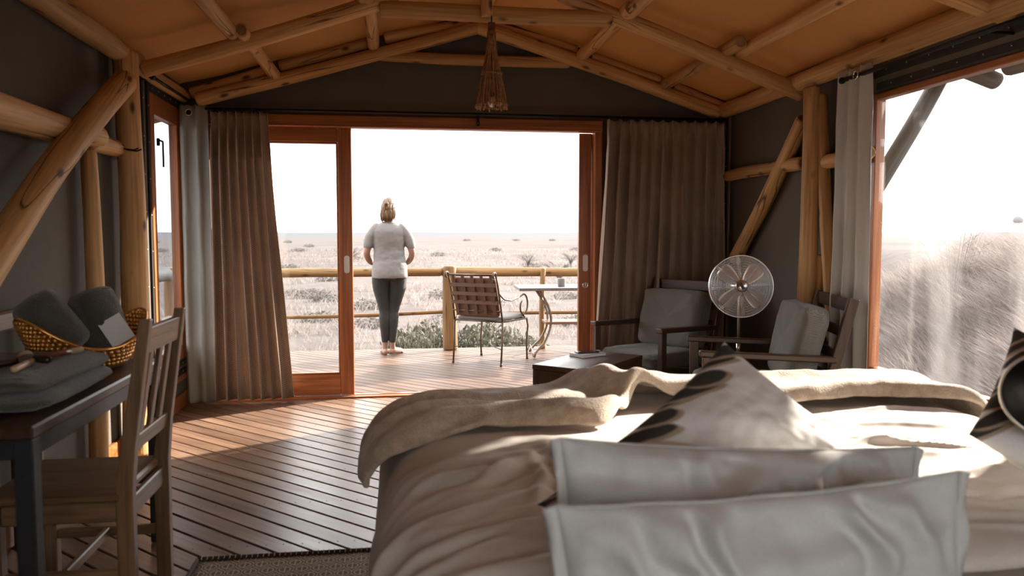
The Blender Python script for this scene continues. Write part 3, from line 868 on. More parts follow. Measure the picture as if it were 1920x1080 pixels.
def blades(name, x, y, z, h, w, lean, laz, az, tone, mat, parent=None, segs=3):
    """x..tone: arrays. Each blade bends towards azimuth laz by lean (fraction of h)."""
    n = len(x)
    t = np.linspace(0, 1, segs + 1)
    V = np.zeros((n, 2 * segs + 1, 3))
    cx, sx_ = np.cos(az), np.sin(az)
    for i, ti in enumerate(t):
        off = lean * h * ti ** 1.7
        px = x + off * np.cos(laz); py = y + off * np.sin(laz); pz = z + h * ti * (1 - .25 * lean * ti)
        ww = w * (1 - ti) ** .7 * .5
        if i < segs:
            V[:, 2 * i] = np.stack([px - cx * ww, py - sx_ * ww, pz], -1)
            V[:, 2 * i + 1] = np.stack([px + cx * ww, py + sx_ * ww, pz], -1)
        else: V[:, 2 * i] = np.stack([px, py, pz], -1)
    k = 2 * segs + 1
    base = (np.arange(n) * k)[:, None]
    Q = np.concatenate([base + np.array([[2 * i, 2 * i + 1, 2 * i + 3, 2 * i + 2]]) for i in range(segs - 1)], 0)
    Tt = base + np.array([[2 * segs - 2, 2 * segs - 1, 2 * segs]])
    me = fast_mesh(name, V.reshape(-1, 3), Q, True, Tt)
    ca = me.attributes.new('tone', 'FLOAT', 'POINT')
    ca.data.foreach_set('value', np.repeat(tone, k).astype(np.float32))
    me.materials.append(M[mat])
    return link(name, me, parent)
g = np.random.default_rng(5)
# tall grass on the rise outside the big window
def cone_points(n, rmin, rmax, a0, a1, power=1.0):
    r = rmin + (rmax - rmin) * g.random(n) ** power
    a = R(a0) + (R(a1) - R(a0)) * g.random(n)
    return r * np.sin(a), r * np.cos(a)
n = 170000
x, y = cone_points(n, 3.3, 16, 22, 66, .82)
tc = fbm(x * 1.1, y * 1.1, 3)
keep = (x > 3.15 + .25 * g.random(n)) & (x - .42 * y > .2) & (g.random(n) < np.clip(.75 + .7 * tc, .25, 1))
keep &= ~((x < 5.2) & (g.random(n) < .45))
x, y, tc = x[keep], y[keep], tc[keep]; n = len(x)
hh = (.42 + .38 * g.random(n)) * (1 + .45 * np.clip(tc, -.6, .8)) * np.where(x < 5, .85, 1.0)
tag(blades('tall_grass', x, y, terrain(x, y) - .03, hh, .0045 + .004 * g.random(n) + .0006 * np.hypot(x, y), .35 + .75 * g.random(n) ** 1.3, R(170) + .65 * g.standard_normal(n), np.arctan2(y, x) + np.pi / 2 + .8 * g.standard_normal(n), np.clip(g.random(n) + .15, 0, 1), 'grass', segs=3),
    'tall dry straw grass covering the rise outside the big window', 'grass', kind='stuff')
# single stalks standing out against the sky
n = 260
x, y = cone_points(n, 6, 13, 24, 60)
k = x > 3.6; x, y = x[k], y[k]; n = len(x)
tag(blades('grass_stalk', x, y, terrain(x, y),   .70 + .30 * g.random(n), .006 + .003 * g.random(n), .2 + .7 * g.random(n), g.random(n) * 6.28, np.arctan2(y, x) + np.pi / 2, .2 * g.random(n), 'grass', segs=4),
    'thin bare stalks rising above the dry grass against the white sky', 'grass', kind='stuff')
# low tufts on the plain in front of the deck
nt_ = 3600
x, y = cone_points(nt_, 11, 130, -34, 21, 1.5)
k = (x - .42 * y < 1.2); x, y = x[k], y[k]
patch = fbm(x / 7, y / 7, 3)
k = g.random(len(x)) < np.clip(.5 + 1.1 * patch, .08, 1); x, y = x[k], y[k]
nb = 16
dist = np.hypot(x, y)
s = .16 + .012 * dist ** .7
X = np.repeat(x, nb) + g.standard_normal(len(x) * nb) * np.repeat(.09 + .006 * dist, nb)
Y = np.repeat(y, nb) + g.standard_normal(len(x) * nb) * np.repeat(.09 + .006 * dist, nb)
n = len(X)
tag(blades('grass_tuft', X, Y, terrain(X, Y) - .02, np.repeat(.20 + .18 * g.random(len(x)), nb) * (.6 + .6 * g.random(n)), np.repeat(.006 + .0011 * dist, nb), .3 + .7 * g.random(n), g.random(n) * 6.28, np.arctan2(Y, X) + np.pi / 2 + .6 * g.standard_normal(n), np.clip(np.repeat(g.random(len(x)), nb) * .5 + .5 * g.random(n) + .1, 0, 1), 'grass', segs=2),
    'low pale grass tufts scattered over the plain before the deck', 'grass', kind='stuff')
# grass growing up just beyond the deck
n = 16000
x = g.uniform(-5.0, 3.2, n); y = g.uniform(9.2, 13, n)
k = g.random(n) < np.clip(.5 + 1.2 * fbm(x * .9 + 3, y * .9, 3), .1, 1); x, y = x[k], y[k]; n = len(x)
tag(blades('grass_bank', x, y, terrain(x, y), .35 + .45 * g.random(n), .009 + .006 * g.random(n), .3 + .8 * g.random(n), g.random(n) * 6.28, g.random(n) * 3.14, np.clip(g.random(n) + .1, 0, 1), 'grass', segs=3),
    'pale grass growing just below the outer edge of the deck', 'grass', kind='stuff')

# shrubs: crown of small leaves plus twigs
def shrub_meshes(seed, nl, rx, rz, leaf, mat, twigs=14, pale=0):
    gg = np.random.default_rng(seed)
    p = gg.standard_normal((nl, 3)); p /= np.linalg.norm(p, axis=1)[:, None]
    p *= (.45 + .55 * gg.random((nl, 1)) ** .6)
    lump = 1 + .35 * fbm(p[:, 0] * 2 + seed, p[:, 1] * 2 + p[:, 2], 2)[:, None]
    p = p * lump * np.array([rx, rx, rz]); p[:, 2] = np.abs(p[:, 2] + rz * .55)
    a = gg.standard_normal((nl, 3)); a /= np.linalg.norm(a, axis=1)[:, None]
    bq = np.cross(a, gg.standard_normal((nl, 3))); bq /= np.linalg.norm(bq, axis=1)[:, None]
    l = leaf * (.6 + .8 * gg.random((nl, 1)))
    V = np.stack([p - a * l, p + bq * l * .4, p + a * l, p - bq * l * .4], 1).reshape(-1, 3)
    F = np.arange(nl * 4).reshape(-1, 4)
    me = fast_mesh('foliage', V, F, True)
    ca = me.attributes.new('tone', 'FLOAT', 'POINT'); ca.data.foreach_set('value', np.repeat(gg.random(nl), 4).astype(np.float32))
    me.materials.append(M[mat])
    mb = MB(); r2_ = random.Random(seed)
    for i in range(twigs):
        an = r2_.uniform(0, 6.28); sp = r2_.uniform(.2, .95)
        tip = Vector((rx * sp * math.cos(an), rx * sp * math.sin(an), rz * r2_.uniform(.6, 1.6)))
        mid = tip * .5 + Vector((r2_.uniform(-.1, .1) * rx, r2_.uniform(-.1, .1) * rx, 0))
        q = .012 * (rx + rz)
        mb.tube([(0, 0, -.05), mid, tip], [q, q * .6, q * .2], 5)
    tw = mb.mesh('twig'); tw.materials.append(M['log_grey'])
    return me, tw
def shrub(name, loc, meshes, scale, rz, label, group=None, cat='shrub'):
    e = empty(name, loc, rz); e.scale = scale
    f = link('foliage', meshes[0], e); f['kind'] = 'stuff'
    link('twigs', meshes[1], e)['kind'] = 'stuff'
    return tag(e, label, cat, group)
big = [shrub_meshes(21 + i, 4200, .62, .40, .032, 'bush', 24) for i in range(2)]
for i, (px, py, d, sc, lab) in enumerate([
        (800, 640, 11.2, 1.0, 'grey-green bush below the deck edge right behind the standing woman'),
        (770, 655, 10.4, .62, 'low grey-green bush at the deck edge beside the woman\'s right leg'),
        (905, 645, 11.0, 1.05, 'wide grey-green bush seen through the legs of the metal chair'),
        (975, 640, 12.4, .85, 'paler bush beyond the railing between metal chair and metal table')]):
    p = aty(px, py, d); zz = float(terrain(p.x, p.y))
    top = aty(px, 608 if sc > .9 else 630, d).z
    k = max(.5, (top - zz) / .60)
    shrub('bush', (p.x, p.y, zz), big[i % 2], (sc * 1.1, sc * 1.1, k), i * 1.3, lab)
small = [shrub_meshes(41 + i, 500, .55, .34, .05, 'bush_far', 10) for i in range(3)]
spots = []
ORD_ = ['first', 'second', 'third', 'fourth', 'fifth', 'sixth', 'seventh']
for (px, py) in [(822, 478), (693, 570), (700, 600), (830, 592), (1060, 556), (968, 452), (600, 590), (540, 500), (665, 485), (1080, 470), (905, 566), (585, 550), (552, 545), (608, 556), (1000, 500), (745, 452), (875, 452), (1035, 452), (560, 470), (580, 462), (300, 470), (290, 455), (540, 455), (930, 470), (690, 452), (833, 550), (1085, 600), (620, 520)]:
    d = 2.33 * F_PX / max(6.0, py - 441) * .93
    p = aty(px, py, d); spots.append((p.x, p.y, px, py))
def where(px, py):
    c_ = 'seen through the narrow left window' if px < 345 else 'seen through the sliding glass leaf' if px < 635 else 'beside the standing person' if px < 790 else 'above the iron deck chair' if px < 960 else 'above the bistro table'
    r_ = 'tiny shrub on the horizon' if py < 456 else 'small shrub far out on the plain' if py < 480 else 'dusty shrub halfway across the plain' if py < 525 else 'low shrub in the nearer grass'
    return r_ + ' ' + c_
names_ = [where(q[2], q[3]) for q in spots]
for i, (x, y, px, py) in enumerate(spots):
    d = math.hypot(x, y)
    sc = (.55 if d < 40 else .75) + .3 * rnd.random() + d * .004
    nm = names_[i]; same = sorted([q[2] for q, l in zip(spots, names_) if l == nm]); 
    lab = nm if len(same) == 1 else (ORD_[same.index(px)] + ' ' + nm)
    shrub('small_shrub', (x, y, float(terrain(x, y)) - .05), small[i % 3], (sc * 1.4, sc * 1.4, sc * .8), rnd.uniform(0, 6), lab, 'shrubs scattered over the plain')
# bare thin trees on the plain
def bare_tree(loc, hgt, seed, label):
    gg = random.Random(seed); e = empty('bare_tree', loc)
    tr = MB(); cr = MB()
    tr.tube([(0, 0, -.1), (.03 * hgt, 0, hgt * .25), (0, .02 * hgt, hgt * .45)], [.035 * hgt, .026 * hgt, .018 * hgt], 6)
    for i in range(42):
        an = gg.uniform(0, 6.28); s0 = gg.uniform(.25, .45) * hgt
        sp = gg.uniform(.2, .62) * hgt; zt = gg.uniform(.6, 1.0) * hgt
        m_ = Vector((sp * .5 * math.cos(an + .3), sp * .5 * math.sin(an + .3), (s0 + zt) * .5 + .06 * hgt)); t_ = Vector((sp * math.cos(an), sp * math.sin(an), zt))
        cr.tube([(0, 0, s0), m_, t_], [.011 * hgt, .007 * hgt, .003 * hgt], 4, False)
        for q in range(3):
            a2 = an + gg.uniform(-.9, .9); cr.tube([m_.lerp(t_, gg.uniform(0, .8)), t_ + Vector((.16 * hgt * math.cos(a2), .16 * hgt * math.sin(a2), gg.uniform(-.05, .1) * hgt))], [.005 * hgt, .002 * hgt], 3, False)
    bm_ = plain('pale_bark', (.11, .098, .088), .9)
    tr.build('trunk', bm_, e); cr.build('branches', bm_, e)
    return tag(e, label, 'tree')
for (px, py, ph, lab) in [(1048, 527, 50, 'thin bare tree on the plain above the end of the metal table'), (655, 495, 42, 'pale bare tree on the plain beside the door stile'), (990, 500, 34, 'wide pale bare tree on the plain right of the metal chair'), (1070, 500, 34, 'pale bare tree on the plain next to the right door edge')]:
    d = 2.2 * F_PX / (py - 441) * .9; p = aty(px, py, d)
    bare_tree((p.x, p.y, float(terrain(p.x, p.y))), ph * d / F_PX, px, lab)
# neighbour tent and round tank on the rise
pt = aty(1822, 448, 34); zr = aty(1835, 418, 34).z - .55
e = empty('far_tent', (pt.x, 34, .55), R(-38.5)); zr = aty(1840, 418, 34).z - .55; ze = pt.z - .55 - .12
rm = plain('dusty_tent_canvas', (.155, .134, .130), .9); wm = plain('far_tent_wall', (.12, .10, .09), .9)
mb = MB(); mb.add([(0, -2.2, ze), (8, -2.2, ze), (8, 2.2, ze), (0, 2.2, ze), (.5, 0, zr), (8, 0, zr)], [(0, 1, 5, 4), (2, 3, 4, 5), (3, 0, 4), (1, 2, 5), (0, 3, 2, 1)]); mb.build('roof', rm, e)
MB().box((4.1, 0, ze - .8), (7.2, 3.6, 1.58)).build('wall', wm, e)
tag(e, 'distant pinkish tent roof rising above the grass at the far right', 'tent')
p = aty(1909, 413, 33)
e = empty('water_tank', (p.x, p.y, p.z))
mb = MB(); mb.lathe([(.22 * math.cos(t), .20 * math.sin(t)) for t in np.linspace(-1.5, 1.5, 14)], 24); mb.build('tank', plain('tank_grey', (.085, .083, .083), .6), e)
MB().tube([(0, 0, -.19), (0, 0, -1.6)], .05, 8).build('stand', plain('tank_stand', (.08, .08, .08), .6), e)
tag(e, 'small round grey tank standing above the distant tent roof', 'tank')

# thin bare twigs among the grass behind the big window
tw = MB(); gg = random.Random(8)
p = aty(1790, 445, 9.5); zt = float(terrain(p.x, p.y)); hh_ = aty(1790, 402, 9.5).z - zt
for k in range(26):
    an = gg.uniform(0, 6.28); sp_ = gg.uniform(.08, .42); h_ = hh_ * gg.uniform(.6, 1.0)
    m_ = Vector((sp_ * .35 * math.cos(an), sp_ * .35 * math.sin(an), h_ * .55)); t_ = Vector((sp_ * math.cos(an), sp_ * math.sin(an), h_))
    tw.tube([(0, 0, 0), m_, t_], [.005, .003, .0012], 4, False)
    for q_ in range(4):
        a2 = an + gg.uniform(-1.2, 1.2); b0 = m_.lerp(t_, gg.uniform(.1, .9)); tw.tube([b0, b0 + Vector((.14 * math.cos(a2), .14 * math.sin(a2), gg.uniform(-.02, .12)))], [.0024, .001], 3, False)
e = empty('bare_shrub', (p.x, p.y, zt)); tw.build('twigs', plain('thin_twig', (.12, .105, .095), .9), e)['kind'] = 'stuff'
tag(e, 'thin bare twigs sticking out of the grass against the white sky', 'shrub')

# ---- deck
dk = struct(MB().box(((-2.45 + 4.2) / 2, (YF + .09 + 8.92) / 2, -.09), (6.55, 8.83 - YF - .12, .06), b=.002).build('deck', plain('under_deck', (.02, .015, .012), .9)))
planks(dk, (-2.45, YF + .09, 4.2, 8.90), .1015, .008, 'deck_plank', .035, 9)
MB().beam((-2.46, 8.88, -.14), (4.2, 8.88, -.14), .04, .18).build('edge_board', M['deck_plank'], dk)
for x in (-2.3, -.6, 1.0, 2.6, 4.0): MB().tube([(x, 8.7, -1.25), (x, 8.7, -.1)], .07, 10).build('pier', M['log_grey'], dk)
YR = 8.78
def rail(a, b, r, lab, mat='log_pale', bend=.004, r1=None): return tp('railing_pole', a, b, r, lab, r1, mat, 'railing', bend=bend)
rail((-2.35, YR, .865), (.50, YR, .862), .048, 'thick top rail of the deck railing behind the woman')
rail((.50, YR + .02, .862), (4.1, YR + .02, .850), .052, 'thick top rail of the deck railing behind the metal chair and table')
rail((-2.3, YR, .415), (.53, YR, .42), .020, 'thin wavy lower rail of the deck railing behind the woman', bend=.012)
rail((.53, YR, .405), (4.1, YR, .40), .020, 'thin wavy lower rail of the deck railing behind the metal table', bend=.012)
p = atz(840, 657, 0)
tp('railing_post', (p.x + .03, YR - .02, 0), (p.x + .03, YR - .02, .93), .080, 'stout knotty railing post left of the metal chair', .074, 'log_pale', 'post')
a = aty(1012, 648, YR + .1); b = aty(1018, 506, YR - .05)
tp('railing_post', (a.x, YR - .08, 0), (b.x, YR - .08, .90), .034, 'slim crooked railing post left of the metal table', .028, 'log_pale', 'post', bend=.02)
tp('railing_post', (3.1, YR - .03, 0), (3.1, YR - .03, .92), .07, 'stout railing post hidden behind the right curtain', .066, 'log_pale', 'post')
tp('railing_post', (-2.33, YR - .02, 0), (-2.33, YR - .02, .93), .075, 'stout corner post of the deck railing on the far left', .07, 'log_pale', 'post')
rail((-2.36, 5.2, .87), (-2.36, YR - .1, .865), .075, 'thick weathered side rail in painted shade seen through the narrow left window', 'log_shaded')
rail((-2.33, 5.2, .41), (-2.33, YR - .1, .41), .022, 'thin lower side rail seen through the narrow left window', 'log_grey')

# ================================================================== CURTAINS AND RODS
def curtain(name, x0t, x1t, x0b, x1b, y, zt, zb, folds, amp, mat, seed, header=.07, nz=70, horiz='x', gather=.5, pleat=True):
    """hanging cloth between (x0,x1) at top / bottom; folds bulge in y"""
    ns = folds * 18 + 1
    s = np.linspace(0, 1, ns); t = np.linspace(0, 1, nz)
    S, Tt = np.meshgrid(s, t, indexing='ij')
    gg = np.random.default_rng(seed)
    wob = .9 * fbm(S * folds * .35 + seed, Tt * .9 + seed, 2)
    ph = 2 * np.pi * folds * S + wob * (.35 + 1.2 * Tt) + .8 * fbm(S * folds * .22 + 3 * seed, Tt * 0 + .3, 2)
    am = amp * (.75 + .7 * fbm(S * folds * .5 + 9 + seed, Tt * 1.2, 2)) * (.55 + .45 * np.clip(Tt / .12, 0, 1))
    fold = np.sin(ph); fold = np.sign(fold) * np.abs(fold) ** .8
    D = am * fold + .006 * fbm(S * folds * 2.1, Tt * 7, 2)
    U = (x0t + (x1t - x0t) * S) * (1 - Tt) + (x0b + (x1b - x0b) * S) * Tt
    # waist the sides a bit: cloth flares only near the hem
    U = (x0t + (x1t - x0t) * S) + ((x0b - x0t) + ((x1b - x1t) - (x0b - x0t)) * S) * Tt ** 1.2
    U = U + .35 * am * np.cos(ph) * (x1t - x0t) / max(.3, abs(x1t - x0t))
    if pleat:                                   # pinched tape near the top
        pin = np.exp(-((Tt - .035) / .014) ** 2)
        D = D * (1 - .55 * pin)
        D = D + .008 * np.sin(2 * ph) * np.exp(-(Tt / .03) ** 2)
    Z = zt + (zb - zt) * Tt + .006 * np.sin(ph + 1) * (Tt > .98) + .005 * np.sin(ph * 2) * (Tt < .01)
    wid = abs(x1t - x0t) * 2.0
    uv = np.stack([S * wid, Z], -1)
    P = np.stack([U, y - D, Z], -1) if horiz == 'x' else np.stack([y - D, U, Z], -1)
    o = grid_mesh(name, P, M[mat], uv=uv)
    solidify(o, .003, 0)
    return o
YC = 6.13
c = curtain('curtain', -1.335, -.93, -1.345, -.79, YC, 2.165, .035, 7, .060, 'curtain', 3)
tag(c, 'brown dotted curtain gathered at the left of the sliding door', 'curtain')
c = curtain('curtain', 1.635, 2.60, 1.52, 2.60, YC, 2.165, .035, 11, .070, 'curtain', 8)
tag(c, 'brown dotted curtain hanging behind the armchair right of the door', 'curtain')
def eyelet(parent, c, nrm, r=.022):
    q = Vector(nrm).to_track_quat('Z', 'Y').to_matrix()
    MB().tube([Vector(c) + q @ Vector((r * math.cos(a), r * math.sin(a), 0)) for a in np.linspace(0, 2 * math.pi, 24, endpoint=False)], .0045, 8, closed=True).build('eyelet', M['brass'], parent)
    MB().lathe([(r - .003, -.001), (r - .003, .001)], 20, c, m=q).build('eyelet_hole', M['black'], parent)
# grey-green window flap in the left corner
c = curtain('window_flap', -1.55, -1.352, -1.55, -1.335, 6.15, 2.21, .02, 2, .022, 'canvas_flap', 5, pleat=False)
tag(c, 'grey-green canvas flap with a metal eyelet hanging in the left corner', 'curtain')
eyelet(c, (-1.475, 6.118, 2.155), (0, -1, 0))
# grey curtain on the rod of the big window
c = curtain('curtain', 4.37, 4.035, 4.37, 4.025, XR - .15, 2.20, .03, 3, .030, 'curtain_grey', 6, horiz='y', pleat=False)
tag(c, 'plain grey curtain with a metal eyelet beside the big window', 'curtain')
eyelet(c, (XR - .187, 4.13, 2.145), (-1, 0, 0))
# rods
rod = empty('curtain_rod', (0, 6.12, 2.185))
MB().tube([(-1.36, 0, 0), (2.62, 0, 0)], .011, 10).build('rod', M['black'], rod)
br = MB(); br.box((.635, .04, -.035), (.022, .008, .10), b=.001); br.box((.635, .02, .0), (.016, .06, .02), b=.001); br.build('bracket', M['black'], rod)
for dz in (-.06, -.005):
    MB().lathe([(.004, 0), (.003, .002), (0, .002)], 8, (.635, .036, dz), m=Vector((0, -1, 0)).to_track_quat('Z', 'Y').to_matrix()).build('screw', M['rivet'], rod)
tag(rod, 'thin black curtain rod with a bracket above the sliding door', 'rod')
def ring(x, y, z, axis='x', r=.019):
    P = [(0, r * math.cos(a), r * math.sin(a)) if axis == 'x' else (r * math.cos(a), 0, r * math.sin(a)) for a in np.linspace(0, 2 * math.pi, 16, endpoint=False)]
    return MB().tube(P, .003, 6, closed=True)
ORD = ['first', 'second', 'third', 'fourth', 'fifth', 'sixth', 'seventh', 'eighth', 'ninth']
r0 = ring(0, 0, 0).build('curtain_ring', M['black'])
first = True
for k in range(9):
    o = r0 if first else r0.copy()
    if not first: C.objects.link(o)
    first = False
    o.location = (1.66 + k * .115, 6.12, 2.178)
    tag(o, ORD[k] + ' black ring from the door side on the right brown curtain', 'ring', 'rings of the right brown curtain')
for k in range(6):
    o = r0.copy(); C.objects.link(o); o.location = (-1.30 + k * .07, 6.12, 2.178)
    tag(o, ORD[k] + ' black ring from the wall corner on the gathered left curtain', 'ring', 'rings of the left brown curtain')
rod2 = empty('curtain_rod', (XR - .16, 4.0, 2.15))
MB().tube([(0, -1.85, 0), (0, .30, 0)], .013, 10).build('rod', M['black'], rod2); MB().lathe([(.013, 0), (.019, .004), (.019, .016), (0, .02)], 12, (0, .30, 0), m=Vector((0, 1, 0)).to_track_quat('Z', 'Y').to_matrix()).build('finial', M['black'], rod2)
for yy in (.27, -.8, -1.8): MB().beam((.155, yy, 0), (0, yy, 0), .014, .014).build('bracket', M['black'], rod2)
tag(rod2, 'black rod above the big window carrying the grey curtain', 'rod')
rod3 = empty('curtain_rod', (XL + .10, 5.3, 2.245))
MB().tube([(0, -.02, 0), (0, .86, 0)], .010, 8).build('rod', M['black'], rod3)
MB().tube([(-.10, .05, .0), (0, .05, 0)], .007, 6).build('bracket', M['black'], rod3)
MB().tube([(0, -.05, 0), (0, .0, 0)], .018, 10).build('finial', M['black'], rod3)
tag(rod3, 'short black rod above the narrow left window', 'rod')
mb = MB()
for dy in (0, .055): mb.tube([(0, dy, 0), (.05, dy + .01, -.005), (.075, dy + .01, .005)], .0045, 6)
o = mb.build('coat_hook', M['black'], None, atx(236, 279, XL + .12)); o.location.x = XL + .108; tag(o, 'pair of black peg hooks on the stub of pale wall rail', 'hook')

# ================================================================== PENDANT LAMP
lp = aty(922, 204, 4.86); ltop = aty(917, 42, 4.86)
e = empty('pendant_lamp', (lp.x, lp.y, lp.z))
H = ltop.z - lp.z
gg = random.Random(2)
tw = MB(); rim = MB()
def shade_r(t): return .024 + (.093 - .024) * sstep(.0, 1.0, (t - .22) / .78) * .55 + .45 * (.093 - .024) * max(0, (t - .22) / .78)   # t from top
for k in range(46):
    a = 2 * math.pi * k / 46 + gg.uniform(-.04, .04); P = []; rr = gg.uniform(.0018, .0036); off = gg.uniform(-.004, .004)
    tend = 1 + gg.uniform(-.03, .004)
    for i in range(9):
        t = .1 + (tend - .1) * i / 8
        r_ = shade_r(t) * (.72 if k % 3 == 0 and t < .97 else 1) + off * t
        aa = a + .05 * math.sin(i * 1.3 + k)
        P.append((r_ * math.cos(aa) + gg.uniform(-.0012, .0012), r_ * math.sin(aa) + gg.uniform(-.0012, .0012), H * (1 - t)))
    tw.tube(P, rr, 5, True)
    if k % 2 == 0:
        for q in range(2):
            aq = a + gg.uniform(-.06, .06); rb = .093 + gg.uniform(-.006, .006); zb = gg.uniform(-.008, .012)
            rim.tube([(rb * math.cos(aq), rb * math.sin(aq), zb + .016), ((rb + .003) * math.cos(aq), (rb + .003) * math.sin(aq), zb)], gg.uniform(.003, .0048), 5)
M['twig'] = speck('twig_bark', (.17, .075, .03), (.50, .26, .11), 60, .7, 0, .2)
M['twig_pale'] = speck('cut_twig', (.36, .19, .085), (.56, .33, .16), 80, .7)
o = tw.build('twig_shade', M['twig'], e); o['kind'] = 'stuff'
o = rim.build('twig_rim', M['twig_pale'], e); o['kind'] = 'stuff'
for t, n_ in ((.60, 3), (.955, 2)):
    bd = MB()
    for q in range(n_):
        bd.tube([((shade_r(t) + .006) * math.cos(a), (shade_r(t) + .006) * math.sin(a), H * (1 - t) + (q - 1) * .005 + .003 * math.sin(3 * a + q)) for a in np.linspace(0, 2 * math.pi, 28, endpoint=False)], .0022, 5, closed=True)
    bd.build('binding', M['twig'], e)
wr = MB()
wr.tube([(.021 * math.cos(a), .021 * math.sin(a), H * (.90 - .13 * a / (2 * math.pi * 9))) for a in np.linspace(0, 2 * math.pi * 9, 200)], .0042, 5)
wr.tube([(.019 * math.cos(a), .019 * math.sin(a), H * (1.0 - .10 * a / (2 * math.pi * 6))) for a in np.linspace(0, 2 * math.pi * 6, 130)], .0045, 5)
wr.build('wrapping', speck('wrap_cord', (.10, .032, .014), (.20, .07, .03), 70, .75), e)
MB().tube([(0, 0, H * .25), (0, 0, H + .04)], .004, 6).build('cord', M['black'], e)
bl = MB(); bl.lathe([(.012, .10), (.013, .075), (.010, .07)], 12); bl.build('lamp_socket', M['black'], e)
gb = MB(); gb.lathe([(.009, .07), (.014, .06), (.017, .03), (.012, .012), (0, .008)], 14)
m, nt, b = new_mat('pale_bulb'); b.inputs['Base Color'].default_value = (.85, .82, .75, 1); b.inputs['Roughness'].default_value = .1; b.inputs['Transmission Weight'].default_value = .5
gb.build('bulb', m, e)
tag(e, 'cone-shaped pendant lamp of bundled brown twigs hanging at the ridge', 'lamp')

# ================================================================== DESK CORNER
e = empty('desk', (-1.25, 2.85, 0))
top = MB(); top.box((0, 0, .742), (.58, 1.20, .036), b=.006); top.build('desk_top', M['dark_y'], e)
ap = MB(); ap.beam((.265, -.56, .695), (.265, .56, .695), .02, .055); ap.build('apron', M['black_rough'], e); MB().beam((-.24, -.575, .695), (.24, -.575, .695), .02, .055).build('apron', M['black_rough'], e)
MB().beam((-.24, .575, .695), (.24, .575, .695), .02, .055).build('apron', M['black_rough'], e)
for sx in (-1, 1):
    for sy in (-1, 1): MB().beam((sx * .262, sy * .572, 0), (sx * .262, sy * .572, .724), .05, .05, (0, 1, 0)).build('leg', M['black_rough'], e)
tag(e, 'dark wooden desk with black legs against the left canvas wall', 'desk')
p0 = atx(-40, 590, XL + .05); p1 = atx(62, 590, XL + .05)
e = empty('wooden_stand', (XL + .055, (p0.y + p1.y) / 2, 0))
MB().beam((0, p0.y - (p0.y + p1.y) / 2, p1.z), (0, p1.y - (p0.y + p1.y) / 2, p1.z), .03, .075, b=.008).build('top_rail', M['teak_y'], e)
for yy in (p0.y + .03, p1.y - .03): MB().beam((0, yy - (p0.y + p1.y) / 2, 0), (0, yy - (p0.y + p1.y) / 2, p1.z - .03), .032, .05, (1, 0, 0)).build('post', M['dark_z'], e)
tag(e, 'dark wooden stand with a rounded top rail against the wall behind the desk', 'stand')

# wooden dining chair at the desk (faces the wall, back towards the room)
e = empty('dining_chair', (-1.04, 2.83, 0))
hw = .20
for s in (-1, 1):
    mb = MB()
    pts = [(.185, s * hw, 0), (.185, s * hw, .46), (.20, s * hw, .60), (.262, s * hw, 1.005)]
    W = [(.05, .040), (.052, .042), (.045, .042), (.034, .036)]
    ring_ = []
    for (x, y, z), (a, c_) in zip(pts, W):
        ring_ += [(x - a / 2, y - c_ / 2, z), (x + a / 2, y - c_ / 2, z), (x + a / 2, y + c_ / 2, z), (x - a / 2, y + c_ / 2, z)]
    fs = [(3, 2, 1, 0), (12, 13, 14, 15)]
    for i in range(3):
        for j in range(4): fs.append((i * 4 + j, i * 4 + (j + 1) % 4, i * 4 + 4 + (j + 1) % 4, i * 4 + 4 + j))
    mb.add(ring_, fs); o = mb.build('back_post', M['teak_z'], e)
    m_ = o.modifiers.new('bevel', 'BEVEL'); m_.width = .004; m_.segments = 2
    MB().beam((-.20, s * hw, 0), (-.20, s * hw, .425), .042, .042, (0, 1, 0)).build('leg', M['teak_z'], e)
    MB().beam((-.18, s * hw, .19), (.165, s * hw, .19), .022, .035).build('stretcher', M['teak_x'], e)
    MB().beam((-.18, s * hw, .395), (.165, s * hw, .395), .022, .065).build('apron', M['teak_x'], e)
MB().beam((-.01, -hw + .01, .19), (-.01, hw - .01, .19), .022, .035).build('stretcher', M['teak_y'], e)
MB().beam((-.20, -hw + .02, .395), (-.20, hw - .02, .395), .022, .065).build('apron', M['teak_y'], e)
MB().beam((.185, -hw + .02, .395), (.185, hw - .02, .395), .022, .065).build('apron', M['teak_y'], e)
MB().box((-.03, 0, .444), (.41, .45, .030), b=.008).build('seat', M['teak_x'], e)
def bx_at(z): return .20 + (.262 - .20) * (z - .60) / .405
def bbar(z, hgt): 
    d = Vector((.062, 0, .405)).normalized()
    m3 = Matrix((d, Vector((0, 1, 0)), d.cross(Vector((0, 1, 0))))).transposed()
    return MB().box((bx_at(z), 0, z), (hgt, 2 * hw - .036, .022), m3, .003)
bbar(.935, .085).build('top_rail', M['teak_y'], e); bbar(.60, .055).build('lower_rail', M['teak_y'], e)
for y in (-.105, 0, .105):
    MB().beam((bx_at(.62), y, .625), (bx_at(.895), y, .895), .040, .014, (1, 0, 0), .003).build('slat', M['teak_z'], e)
tag(e, 'worn wooden dining chair with a slatted back pulled up to the desk', 'chair')

